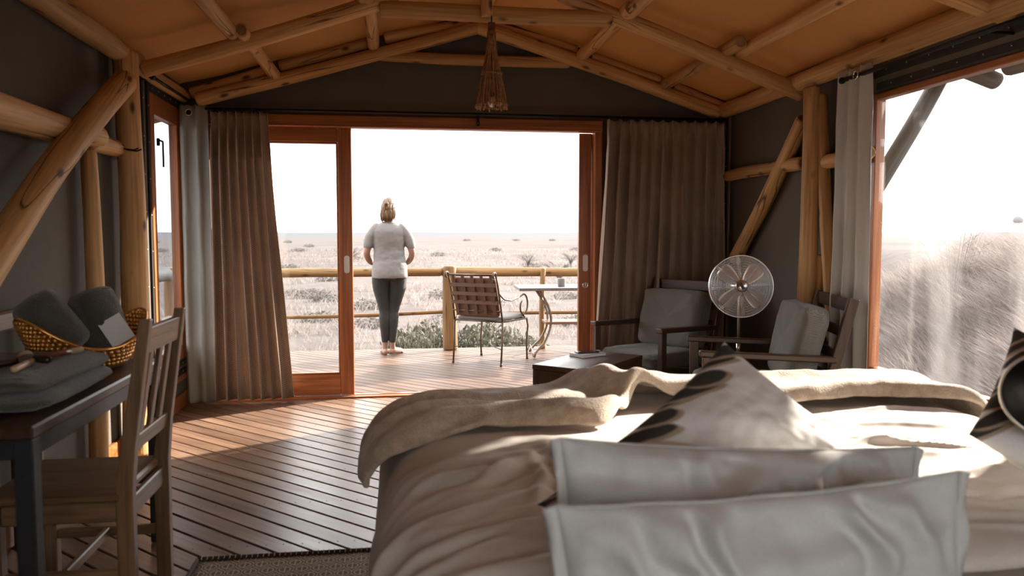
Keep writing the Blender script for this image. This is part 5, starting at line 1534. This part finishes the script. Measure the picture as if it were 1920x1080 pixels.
MB().box((0, 0, .001), (.212, .152, .002), b=.0005).build('cover', plain('book_cover', (.70, .67, .63), .4), e)
MB().box((0, 0, .018), (.212, .152, .002), b=.0005).build('cover', plain('book_cover_top', (.30, .27, .25), .35), e)
tag(e, 'white paged book lying on the low side table', 'book')
e = empty('smartphone', (bp.x - .005, bp.y + .01, th_ + .0215), R(8))
MB().box((0, 0, .0045), (.155, .075, .008), b=.003).build('phone_body', plain('phone_black', (.012, .012, .014), .12), e)
MB().box((.01, .0, .0088), (.13, .066, .0008), b=.0002).build('screen', plain('phone_screen', (.03, .03, .034), .05), e)
tag(e, 'black phone lying on top of the book', 'phone')
o = MB().box((0, 0, 0), (.06, .04, .004), b=.001).build('card_wallet', plain('tan_leather', (.30, .13, .07), .5), None, (bp.x + .075, bp.y + .055, th_ + .024), (0, 0, R(30))); tag(o, 'small tan leather piece beside the phone on the book', 'wallet')

def armchair(loc, rz, w, label, cushion_h, cushion_tilt, cushion_off=0, bk=0.0):
    e = empty('armchair', loc, rz)          # faces local +Y
    h = w / 2
    for s in (-1, 1):
        x = s * h
        MB().beam((x, .30, 0), (x, .30, .595), .038, .055, (0, 1, 0)).build('front_leg', M['dark_z'], e)
        MB().beam((x, -.30 - bk, .590), (x, .345, .612), .058, .034, b=.006).build('armrest', M['dark_y'], e)
        mb = MB(); mb.beam((x, -.30 - bk, 0), (x, -.245 - bk, .36), .036, .055, (0, 1, 0)); mb.beam((x, -.245 - bk, .35), (x, -.385 - bk, .925), .036, .055, (0, 1, 0)); mb.build('back_post', M['dark_z'], e)
        MB().beam((x, -.24 - bk, .275), (x, .28, .30), .026, .06).build('side_rail', M['dark_y'], e)
    MB().beam((-h + .02, .30, .29), (h - .02, .30, .29), .026, .06).build('front_rail', M['dark_x'], e)
    MB().beam((-h + .02, -.245 - bk, .27), (h - .02, -.245 - bk, .27), .026, .06).build('back_rail', M['dark_x'], e)
    for z, hh in ((.885, .075), (.74, .06), (.61, .06), (.48, .06)):
        y = -.245 - bk - (z - .35) * .2435
        MB().beam((-h + .02, y, z), (h - .02, y, z), .020, hh).build('back_slat', M['dark_x'], e)
    for k in range(5): MB().beam((-h + .02, -.19 + k * .11, .305), (h - .02, -.19 + k * .11, .305), .055, .014).build('seat_slat', M['dark_x'], e)
    n = 56; a = np.linspace(0, 2 * np.pi, n, endpoint=False)
    def cush(name, size, loc, rx, seed):
        o = soft_box(name, loc, size, seed, 'cushion_grey', 0, .22, .012, e)
        o.rotation_euler = (rx, 0, 0)
        uv = o.data.uv_layers.new(name='UVMap'); co = np.zeros(len(o.data.vertices) * 3); o.data.vertices.foreach_get('co', co); co = co.reshape(-1, 3)
        li = np.zeros(len(o.data.loops), int); o.data.loops.foreach_get('vertex_index', li)
        uv.data.foreach_set('uv', np.stack([co[li, 0], co[li, 1]], -1).astype(np.float32).reshape(-1))
        # piping seam around the middle
        return o
    cush('seat_cushion', (w - .06, .58, .13), (0, .03, .375), 0, 2)
    cush('back_cushion', (w - .05, cushion_h, .17), (0, -.215 - bk + cushion_off, .425 + cushion_h / 2 * .97), R(90) + cushion_tilt, 5)
    return tag(e, label, 'armchair')
armchair((1.90, 5.66, 0), R(122), .62, 'dark wooden armchair with grey cushions in front of the brown curtain', .44, R(13))
armchair((2.08, 4.42, 0), R(75), .66, 'dark wooden armchair with an upright cushion in side view before the grey curtain', .46, R(12), .05, .085)

# pedestal fan
fc = aty(1389, 537, 5.0)
e = empty('pedestal_fan', (fc.x, fc.y, 0))
fz = fc.z; rF = .205
ax = Vector((-.36, -1, .10)).normalized(); q = ax.to_track_quat('Z', 'Y').to_matrix()
cF = Vector((0, 0, fz))
def fcirc(r, d, tr, mb, n=56, nt_=5): mb.tube([cF + q @ Vector((r * math.cos(a), r * math.sin(a), d)) for a in np.linspace(0, 2 * math.pi, n, endpoint=False)], tr, nt_, closed=True)
cg = MB()
for k in range(30):
    r = .040 + (rF - .045) * k / 29
    d = .072 - .030 * (r / rF) ** 3
    fcirc(r, d, .0011, cg, 56, 4)
    if k % 3 == 0: fcirc(r, -.045 + .02 * (r / rF) ** 3, .0010, cg, 48, 4)
cg.build('guard_wires', M['chrome'], e)['kind'] = 'stuff'
sp = MB()
for k in range(8):
    a = 2 * math.pi * k / 8 + .1
    for da in (-.03, .03):
        sp.tube([cF + q @ Vector((r * math.cos(a + da), r * math.sin(a + da), d)) for r, d in ((.035, .073), (.10, .068), (.16, .056), (rF, .02))], .0016, 5)
        sp.tube([cF + q @ Vector((r * math.cos(a + da), r * math.sin(a + da), d)) for r, d in ((.035, -.05), (.12, -.045), (rF, .0))], .0016, 5)
sp.build('guard_spokes', M['chrome'], e)
rm_ = MB(); fcirc(rF, .0, .005, rm_, 64, 8); fcirc(rF, .02, .004, rm_, 64, 8); rm_.build('guard_rim', M['chrome'], e)
copper = plain('pale_copper_blade', (.62, .47, .38), .32, .85)
for k in range(4):
    a0 = 2 * math.pi * k / 4 + R(48)
    nr_, nw = 10, 7
    Pm = np.zeros((nr_, nw, 3))
    for i in range(nr_):
        r = .035 + .140 * i / (nr_ - 1)
        wd = .030 + .058 * math.sin(math.pi * min(1, (i + .5) / (nr_ - .2)) * .62) - (.03 * max(0, (i - nr_ + 3) / 2) ** 2)
        for j in range(nw):
            s = (j / (nw - 1) - .5)
            pv = Vector((r, s * wd * 1.25, .018 - s * .055))
            pv = Matrix.Rotation(a0, 3, 'Z') @ pv
            Pm[i, j] = cF + q @ pv
    o = grid_mesh('blade', Pm, copper, e); solidify(o, .002, 0)
hb = MB(); hb.lathe([(0, .090), (.032, .088), (.042, .080), (.042, .066), (.02, .062)], 28, cF, m=q); hb.build('hub_cap', M['chrome'], e)
mp_ = MB()
mm3 = q @ Matrix.Rotation(R(-62), 3, 'Z')
mp_.box(cF + q @ Vector((0, 0, .091)), (.048, .018, .003), mm3, .0005); mp_.build('hub_plate', M['black'], e)
mt = MB(); mt.lathe([(.02, .06), (.03, .0), (.045, -.04), (.062, -.06), (.066, -.12), (.05, -.17), (0, -.18)], 24, cF, m=q); mt.build('motor', M['chrome'], e)
pl_ = MB(); pb = cF + q @ Vector((0, 0, -.11)); pl_.tube([pb, (pb.x, pb.y, pb.z - .06), (pb.x, pb.y, .02)], [.014, .011, .011], 12); pl_.tube([(pb.x, pb.y, .45), (pb.x, pb.y, .55)], .016, 12); pl_.build('pole', M['chrome'], e)
bs = MB(); bs.lathe([(.17, 0), (.17, .012), (.155, .022), (.03, .035), (.018, .06), (0, .06)], 36, (pb.x, pb.y, 0)); bs.build('base', M['chrome'], e)
tag(e, 'round chrome pedestal fan with four pale blades between the two armchairs', 'fan')

# ================================================================== DECK FURNITURE
iron = speck('bronze_iron', (.06, .042, .028), (.13, .095, .065), 50, .42, .5, .1)
strapm = speck('brown_strap', (.075, .034, .018), (.105, .052, .028), 60, .6)
strapd = speck('brown_seat_pad', (.095, .050, .027), (.13, .068, .038), 40, .7)
def iron_chair(loc, rz, label):
    e = empty('iron_chair', loc, rz)         # faces local +Y
    w, d = .27, .25
    fr = MB()
    for s in (-1, 1):
        x = s * w
        leg = MB(); leg.tube([(x, -d - .03, 0), (x, -d - .01, .20), (x, -d, .43)], .0095, 8); leg.tube([(x, -d - .03, 0), (x, -d - .03, .03)], .013, 8); leg.build('back_leg', iron, e)
        leg = MB(); leg.tube([(x, d + .03, 0), (x, d + .015, .18), (x, d + .045, .34), (x, d + .02, .42)], .0095, 8); leg.tube([(x, d + .03, 0), (x, d + .03, .03)], .013, 8); leg.build('front_leg', iron, e)
        pt = [(x, -d, .43), (x * .99, -d - .035, .60), (x * .985, -d - .085, .78), (x * .98, -d - .125, .885)]
        for i in range(9):
            a = i / 8 * math.pi * 1.5
            pt.append((x * .98, -d - .125 - .026 + .026 * math.cos(a) - .0, .885 + .026 * math.sin(a)))
        MB().tube(pt, .0095, 8).build('back_upright', iron, e)
        P = [(x, -d - .065, .700), (x, -d + .04, .645), (x, -.08, .625), (x, .06, .640), (x, .15, .660)]
        for i in range(0, 13):
            a = R(95) - i / 12 * R(235); P.append((x, .20 + .088 * math.cos(a), .570 + .100 * math.sin(a)))
        P += [(x, .125, .545), (x, .135, .585), (x, .158, .600)]
        MB().tube(P, .009, 8).build('arm_scroll', iron, e)
        MB().tube([(x, .19, .472), (x, d - .03, .43)], .008, 6).build('arm_support', iron, e)
    fr.tube([(-w, -d, .43), (w, -d, .43)], .0095, 8); fr.tube([(-w, d + .02, .42), (w, d + .02, .42)], .0095, 8)
    for s in (-1, 1): fr.tube([(s * w, -d, .43), (s * w, 0, .425), (s * w, d + .02, .42)], .0095, 8)
    fr.build('seat_frame', iron, e)
    st_ = MB(); st_.tube([(-w, -d - .01, .16), (-.1, -d + .10, .175), (0, 0, .17), (.1, d - .08, .175), (w, d + .02, .16)], .004, 6); st_.tube([(w, -d - .01, .16), (.1, -d + .10, .175), (0, 0, .17), (-.1, d - .08, .175), (-w, d + .02, .16)], .004, 6); st_.build('stretcher', iron, e)
    MB().tube([(-w * .98, -d - .125, .885), (w * .98, -d - .125, .885)], .0095, 8).build('top_bar', iron, e)
    yb = lambda z: -d - (z - .43) * .262 - .006
    MB().tube([(-w, yb(.53), .53), (w, yb(.53), .53)], .008, 8).build('lower_bar', iron, e)
    for k in range(5):
        x = -w + .06 + k * (2 * w - .12) / 4
        MB().beam((x, yb(.52) - .006, .50), (x, yb(.885) - .004, .893), .036, .003, (0, -1, .26), .001).build('strap', strapm, e)
    for z in (.615, .70, .785):
        P = MB()
        for k in range(5): pass
        P.beam((-w + .015, yb(z) - .010, z), (w - .015, yb(z) - .010, z), .003, .036, (0, 0, 1), .001); P.build('cross_strap', strapm, e)
    o = soft_box('back_pad', (0, yb(.66) + .030, .665), (2 * w - .05, .40, .040), 3, 'towel', 0, .2, .006, e); o.data.materials[0] = strapd; o.rotation_euler = (R(90) + R(14.6), 0, 0)
    o = soft_box('seat_pad', (0, .02, .455), (2 * w - .02, .52, .05), 6, 'towel', 0, .2, .006, e); o.data.materials[0] = cloth('grey_seat_pad', (.16, .155, .148), (.21, .203, .195), 300)
    for k in range(4): MB().beam((-w, -.18 + k * .13, .432), (w, -.18 + k * .13, .432), .05, .003, b=.001).build('seat_strap', strapm, e)
    return tag(e, label, 'chair')
ca_ = (Vector((.57, 7.82, 0)) + Vector((.99, 7.47, 0)) + Vector((.89, 8.42, 0)) + Vector((1.31, 7.99, 0))) / 4
iron_chair(ca_, R(-36), 'wrought iron deck chair with brown woven straps seen from behind')
iron_chair((2.45, 8.2, 0), R(82), 'second iron deck chair, only its arm scroll showing by the right door edge')
e = empty('bistro_table', (1.80, 8.22, 0), R(-3))
stone = speck('grey_tile_top', (.12, .116, .112), (.17, .165, .16), 30, .4)
MB().box((0, 0, .715), (1.10, .62, .03), b=.003).build('table_top', stone, e)
pale_iron = speck('table_iron', (.17, .13, .095), (.30, .25, .20), 50, .4, .4, .1)
for sx in (-1, 1):
    for sy in (-1, 1):
        P = []
        for t in np.linspace(0, 1, 16):
            z = .70 * (1 - t)
            x = .335 - .135 * math.sin(math.pi * min(1, t / .92)) + (.05 * max(0, t - .8) / .2)
            P.append((sx * x, sy * (.20 - .07 * math.sin(math.pi * t)), max(z, .008)))
        MB().tube(P, .0135, 8).build('leg', pale_iron, e)
    P = [(sx * .40, y, .02 + .085 * math.sin(math.pi * (y + .24) / .48)) for y in np.linspace(-.24, .24, 14)]
    MB().tube(P, .006, 6).build('foot_bow', pale_iron, e)
    MB().tube([(sx * .23 + .028 * math.cos(a) * sx, 0, .5 + .05 * math.sin(a)) for a in np.linspace(0, 2 * math.pi, 20, endpoint=False)], .005, 6, closed=True).build('scroll', pale_iron, e)
MB().box((0, 0, .352), (.52, .30, .026), b=.004).build('stretcher_board', M['teak_x'], e)
tag(e, 'iron bistro table with a grey rectangular top and curved legs on the deck', 'table')
p = atz(1053, 526, .735)
mg = MB(); mg.lathe([(.036, 0), (.040, .004), (.041, .08), (.0415, .085), (.037, .085), (.036, .012), (0, .01)], 24); o = mg.build('mug', plain('white_mug', (.20, .195, .19), .35), None, (aty(1053, 526, 8.12).x, 8.12, .731)); tag(o, 'white mug on the grey bistro table', 'mug')

# ================================================================== THE WOMAN AT THE RAILING
def loft(rings, n=28, cap=True):
    """rings of (z, cx, cy, rx, ry[, power]) -> closed verts, faces"""
    V, F = [], []
    for (z, cx, cy, rx, ry) in rings:
        for j in range(n):
            a = 2 * math.pi * j / n
            V.append((cx + rx * math.copysign(abs(math.cos(a)) ** .9, math.cos(a)), cy + ry * math.copysign(abs(math.sin(a)) ** .9, math.sin(a)), z))
    for i in range(len(rings) - 1):
        for j in range(n): F.append((i * n + j, i * n + (j + 1) % n, (i + 1) * n + (j + 1) % n, (i + 1) * n + j))
    F.append(tuple(range(n))[::-1]); F.append(tuple((len(rings) - 1) * n + j for j in range(n)))
    return V, F
def smooth_rings(rings, k=5):
    A = np.array(rings, float); t = np.arange(len(A)); tt = np.linspace(0, len(A) - 1, (len(A) - 1) * k + 1)
    out = []
    for x in tt:
        i = min(int(x), len(A) - 2); f = x - i
        p0, p1, p2, p3 = A[max(i - 1, 0)], A[i], A[i + 1], A[min(i + 2, len(A) - 1)]
        out.append(.5 * ((2 * p1) + (-p0 + p2) * f + (2 * p0 - 5 * p1 + 4 * p2 - p3) * f * f + (-p0 + 3 * p1 - 3 * p2 + p3) * f ** 3))
    return [tuple(r) for r in out]
def limb(mb, pts, n=16, k=6):
    """pts of (x, y, z, r): smooth tapering tube with rounded ends"""
    R_ = smooth_rings(pts, k)
    P = [Vector(r[:3]) for r in R_]; rr = [r[3] for r in R_]
    d0 = (P[0] - P[1]).normalized(); d1 = (P[-1] - P[-2]).normalized()
    P = [P[0] + d0 * rr[0] * .8, P[0] + d0 * rr[0] * .45] + P + [P[-1] + d1 * rr[-1] * .45, P[-1] + d1 * rr[-1] * .8]
    rr = [rr[0] * .45, rr[0] * .85] + rr + [rr[-1] * .85, rr[-1] * .45]
    mb.tube(P, rr, n)
def fuse(name, mb, voxel, mat, parent, smooth=6, noise=None):
    me = mb.mesh(name)
    o = bpy.data.objects.new(name, me); C.objects.link(o)
    r = o.modifiers.new('r', 'REMESH'); r.mode = 'VOXEL'; r.voxel_size = voxel
    s = o.modifiers.new('s', 'SMOOTH'); s.factor = .5; s.iterations = smooth
    dg = bpy.context.evaluated_depsgraph_get(); dg.update()
    m2 = bpy.data.meshes.new_from_object(o.evaluated_get(dg)); bpy.data.objects.remove(o)
    m2.name = name
    if noise is not None:
        n_ = len(m2.vertices); co = np.zeros(n_ * 3); no = np.zeros(n_ * 3)
        m2.vertices.foreach_get('co', co); m2.vertices.foreach_get('normal', no)
        co = co.reshape(-1, 3); no = no.reshape(-1, 3)
        co = co + no * noise(co)[:, None]; m2.vertices.foreach_set('co', co.reshape(-1)); m2.update()
    m2.polygons.foreach_set('use_smooth', [True] * len(m2.polygons))
    m2.materials.clear(); m2.materials.append(mat)
    return link(name, m2, parent)
pe = empty('person', (-.068, 8.50, 0), R(0))
def skin_mat():
    m, nt, b = new_mat('skin')
    b.inputs['Base Color'].default_value = (.27, .15, .108, 1); b.inputs['Roughness'].default_value = .5
    b.inputs['Subsurface Weight'].default_value = .12; b.inputs['Subsurface Radius'].default_value = (.01, .004, .002)
    return m
skin = skin_mat()
HIPS = [(.80, .005, -.005, .150, .115), (.86, .005, -.018, .188, .135), (.92, .005, -.016, .187, .130), (1.00, .003, 0, .160, .108), (1.08, .0, .008, .146, .098), (1.17, 0, .0, .155, .102), (1.26, 0, -.008, .172, .104), (1.33, 0, -.010, .176, .092), (1.375, 0, -.008, .125, .068), (1.40, 0, -.004, .075, .056)]
LEGS = {-1: [(-.092, -.012, .86, .098), (-.098, -.006, .74, .093), (-.080, .004, .60, .074), (-.062, .004, .47, .056), (-.062, -.014, .36, .055), (-.060, -.014, .24, .042), (-.058, -.006, .13, .032), (-.058, -.004, .07, .031)],
        1: [(.098, -.012, .86, .098), (.096, -.004, .74, .092), (.070, .010, .60, .073), (.046, .014, .47, .055), (.040, -.004, .36, .054), (.034, -.008, .24, .041), (.028, -.004, .13, .032), (.028, -.002, .07, .031)]}
ARMS = {-1: [(-.160, -.012, 1.330, .048), (-.205, -.018, 1.25, .048), (-.238, -.020, 1.14, .042), (-.250, -.005, 1.06, .037), (-.215, .085, .99, .034), (-.150, .190, .955, .026)],
        1: [(.160, -.012, 1.330, .048), (.210, -.018, 1.25, .048), (.246, -.020, 1.14, .042), (.258, -.005, 1.06, .037), (.220, .085, .99, .034), (.150, .190, .955, .026)]}
mb = MB()
V, F = loft(smooth_rings(HIPS, 4)); mb.add(V, F)
for s in (-1, 1): limb(mb, LEGS[s]); limb(mb, ARMS[s])
limb(mb, [(0, -.006, 1.37, .060), (0, .002, 1.43, .052), (0, .014, 1.50, .050)])
# head, face towards +Y and turned a little to the right
hm_ = Matrix.Rotation(R(-16), 3, 'Z'); hc_ = Vector((.006, .028, 1.545))
def hp(x, y, z): return hc_ + hm_ @ Vector((x, y, z))
def ball(c, r, mb_=mb, n=14):
    pr = [(max(1e-4, math.cos(t)), math.sin(t)) for t in np.linspace(-math.pi / 2, math.pi / 2, n)]
    V_, F_ = [], []
    for (cr_, sz) in pr:
        for j in range(20):
            a = 2 * math.pi * j / 20; p = Vector((r[0] * cr_ * math.cos(a), r[1] * cr_ * math.sin(a), r[2] * sz)); V_.append(c + hm_ @ p)
    for i in range(n - 1):
        for j in range(20): F_.append((i * 20 + j, i * 20 + (j + 1) % 20, (i + 1) * 20 + (j + 1) % 20, (i + 1) * 20 + j))
    mb_.add(V_, F_)
ball(hp(0, -.008, .02), (.073, .088, .085)); ball(hp(0, .022, -.040), (.056, .062, .066)); ball(hp(0, .045, -.085), (.028, .030, .025))
ball(hp(0, .088, -.018), (.011, .018, .024)); ball(hp(0, .082, .006), (.008, .012, .03)); ball(hp(0, .078, -.052), (.024, .014, .008)); ball(hp(0, .075, -.062), (.020, .013, .008))
ball(hp(0, .066, .034), (.050, .020, .012))
for s in (-1, 1): ball(hp(s * .072, -.004, -.008), (.012, .020, .030)); ball(hp(s * .035, .055, -.025), (.022, .020, .022))
# feet
ft = {-1: R(8), 1: R(-42)}
for s in (-1, 1):
    ax_ = LEGS[s][-1]; fo = Vector((ax_[0], ax_[1], 0)); d = Vector((-math.sin(ft[s]), math.cos(ft[s]), 0)); sd = Vector((d.y, -d.x, 0))
    limb(mb, [tuple(fo - d * .035 + Vector((0, 0, .030))) + (.030,), tuple(fo + d * .02 + Vector((0, 0, .040))) + (.036,), tuple(fo + d * .09 + Vector((0, 0, .030))) + (.034,), tuple(fo + d * .145 + Vector((0, 0, .021))) + (.030,)])
    for k in range(5):
        off = (-.032 + .016 * k) * -s
        rt = (.0125, .0095, .0090, .0085, .008)[k]
        b0 = fo + d * (.150 - .006 * k) + sd * (-off) + Vector((0, 0, .015)); b1 = fo + d * (.190 - .011 * k) + sd * (-off * 1.08) + Vector((0, 0, .010))
        limb(mb, [tuple(b0) + (rt,), tuple(b0.lerp(b1, .5)) + (rt,), tuple(b1) + (rt * .9,)], 10, 3)
# hands: palm resting on the rail, fingers curled over it
for s in (-1, 1):
    w = Vector(ARMS[s][-1][:3]); kn = w + Vector((-s * .035, .072, -.004))
    limb(mb, [tuple(w) + (.025,), tuple(w.lerp(kn, .5) + Vector((-s * .012, 0, 0))) + (.024,), tuple(kn) + (.021,)], 14, 3)
    limb(mb, [tuple(w + Vector((s * .012, .03, 0))) + (.020,), tuple(kn + Vector((s * .022, -.012, 0))) + (.018,)], 12, 3)
    for k in range(4):
        ln_ = (.066, .074, .069, .054)[k]
        b0 = kn + Vector((s * (-.026 + .0195 * k), .006 - .004 * abs(k - 1), .002)); dr = Vector((-s * .18 + s * .10 * k, 1, 0)).normalized()
        limb(mb, [tuple(b0) + (.0088,), tuple(b0 + dr * ln_ * .45 + Vector((0, 0, .002))) + (.0085,), tuple(b0 + dr * ln_ * .78 + Vector((0, 0, -.020))) + (.008,), tuple(b0 + dr * ln_ * .82 + Vector((0, 0, -.044))) + (.0072,)], 10, 3)
    t0 = w + Vector((-s * .020, .018, .0))
    limb(mb, [tuple(t0) + (.0125,), tuple(t0 + Vector((-s * .030, .022, -.004))) + (.0112,), tuple(t0 + Vector((-s * .043, .046, -.014))) + (.0098,)], 10, 3)
fuse('body', mb, .0062, skin, pe, 4)
# leggings
mb = MB()
V, F = loft(smooth_rings([(z, x, y, rx + .004, ry + .004) for (z, x, y, rx, ry) in HIPS[:4]], 5)); mb.add(V, F)
for s in (-1, 1):
    P = [(x, y, z, r + .005) for (x, y, z, r) in LEGS[s][:6]] + [(LEGS[s][6][0], LEGS[s][6][1], .145, .038)]
    limb(mb, P)
    ball(Vector((s * .088 + .004, -.055, .855)), (.088, .075, .088), mb)
leg_m = cloth('charcoal_leggings', (.030, .029, .027), (.045, .043, .039), 300, .85, .15, .1)
fuse('leggings', mb, .008, leg_m, pe, 5, lambda c: .0025 * fbm(c[:, 2] * 26 + 2 * np.sin(c[:, 0] * 20), c[:, 0] * 9 + c[:, 1] * 6, 2) * (1 + 1.5 * np.exp(-((c[:, 2] - .45) / .08) ** 2)))
# loose t-shirt
mb = MB()
TS = [(.815, .006, -.012, .200, .155), (.86, .006, -.014, .203, .156), (.94, .005, -.008, .196, .145), (1.03, .003, .0, .180, .125), (1.12, 0, .002, .174, .118), (1.21, 0, -.004, .182, .118), (1.30, 0, -.010, .190, .112), (1.355, 0, -.010, .165, .086), (1.388, 0, -.006, .105, .066), (1.402, 0, -.004, .072, .058)]
V, F = loft(smooth_rings(TS, 4)); mb.add(V, F)
for s in (-1, 1):
    A_ = ARMS[s]
    limb(mb, [(A_[0][0] * .86, A_[0][1], A_[0][2] + .004, .063), (A_[1][0], A_[1][1], A_[1][2], .0595), (A_[2][0], A_[2][1], 1.155, .056)])
tee = cloth('pale_grey_tshirt', (.185, .177, .172), (.215, .206, .200), 350, .85, .1, .08)
def tee_noise(c):
    lo = np.exp(-((c[:, 2] - 1.03) / .16) ** 2)
    return .006 * fbm(c[:, 0] * 9 + c[:, 2] * 7, c[:, 2] * 13 - c[:, 0] * 5, 3) * (.45 + lo) + .0022 * np.sin(np.arctan2(c[:, 1], c[:, 0]) * 7 + c[:, 2] * 6) * np.exp(-((c[:, 2] - .83) / .08) ** 2)
fuse('tshirt', mb, .0085, tee, pe, 4, tee_noise)
# hair: cap, hanging strands, half-up knot
mb = MB()
ball(hp(0, -.018, .030), (.083, .092, .088), mb); ball(hp(0, -.050, -.015), (.076, .062, .085), mb); ball(hp(0, -.062, -.080), (.068, .040, .070), mb)
for s in (-1, 1): ball(hp(s * .060, -.035, -.030), (.022, .040, .075), mb)
m, nt, b = new_mat('blonde_hair')
v = coords(nt, (60, 60, 4)); n_ = N(nt, 'ShaderNodeTexNoise', Scale=1.0, Detail=3.0); L(nt, v, n_.inputs['Vector'])
r_ = ramp(nt, [(.3, (.060, .030, .014)), (.55, (.140, .080, .038)), (.75, (.25, .16, .085))]); L(nt, n_.outputs['Fac'], r_.inputs[0]); L(nt, r_.outputs[0], b.inputs['Base Color']); b.inputs['Roughness'].default_value = .42
hair_m = m
hair = fuse('hair', mb, .007, hair_m, pe, 3, lambda c: .004 * fbm(np.arctan2(c[:, 0] - .006, -(c[:, 1] - .02)) * 9, c[:, 2] * 6, 2))
st = MB(); gg = random.Random(3)
for k in range(110):
    a = gg.uniform(-1.5, 1.5); top = gg.uniform(-.02, .06)
    p0 = hp(.080 * math.sin(a), -.018 - .092 * math.cos(a) * .92, top); 
    p1 = hp(.086 * math.sin(a) + gg.uniform(-.006, .006), -.040 - .078 * math.cos(a), -.06 + gg.uniform(-.02, .02)); p2 = hp(.072 * math.sin(a) + gg.uniform(-.012, .012), -.062 - .046 * math.cos(a), -.135 + gg.uniform(-.02, .030))
    st.tube([p0, p0.lerp(p1, .5) + Vector((0, -.004, 0)), p1, p2], [.003, .0042, .0042, .0012], 5)
st.build('hair_strands', hair_m, pe)['kind'] = 'stuff'
kn_ = MB(); c0 = hp(0, -.112, .022)
for k in range(5):
    kn_.tube([c0 + Vector(((.020 + .004 * math.sin(k * 2.1)) * math.cos(a) + .004 * math.sin(3 * a + k), -.006 - .004 * k * .5 + .006 * math.sin(2 * a + k), (.023 + .003 * k % 2) * math.sin(a) + .004 * math.cos(2 * a + k))) for a in np.linspace(0, 2 * math.pi, 22, endpoint=False)], .0062, 6, closed=True)
kn_.build('hair_knot', hair_m, pe)
pe.scale = (.925, 1, 1)
tag(pe, 'barefoot person in a pale grey t-shirt and dark leggings at the railing, back turned', 'person')
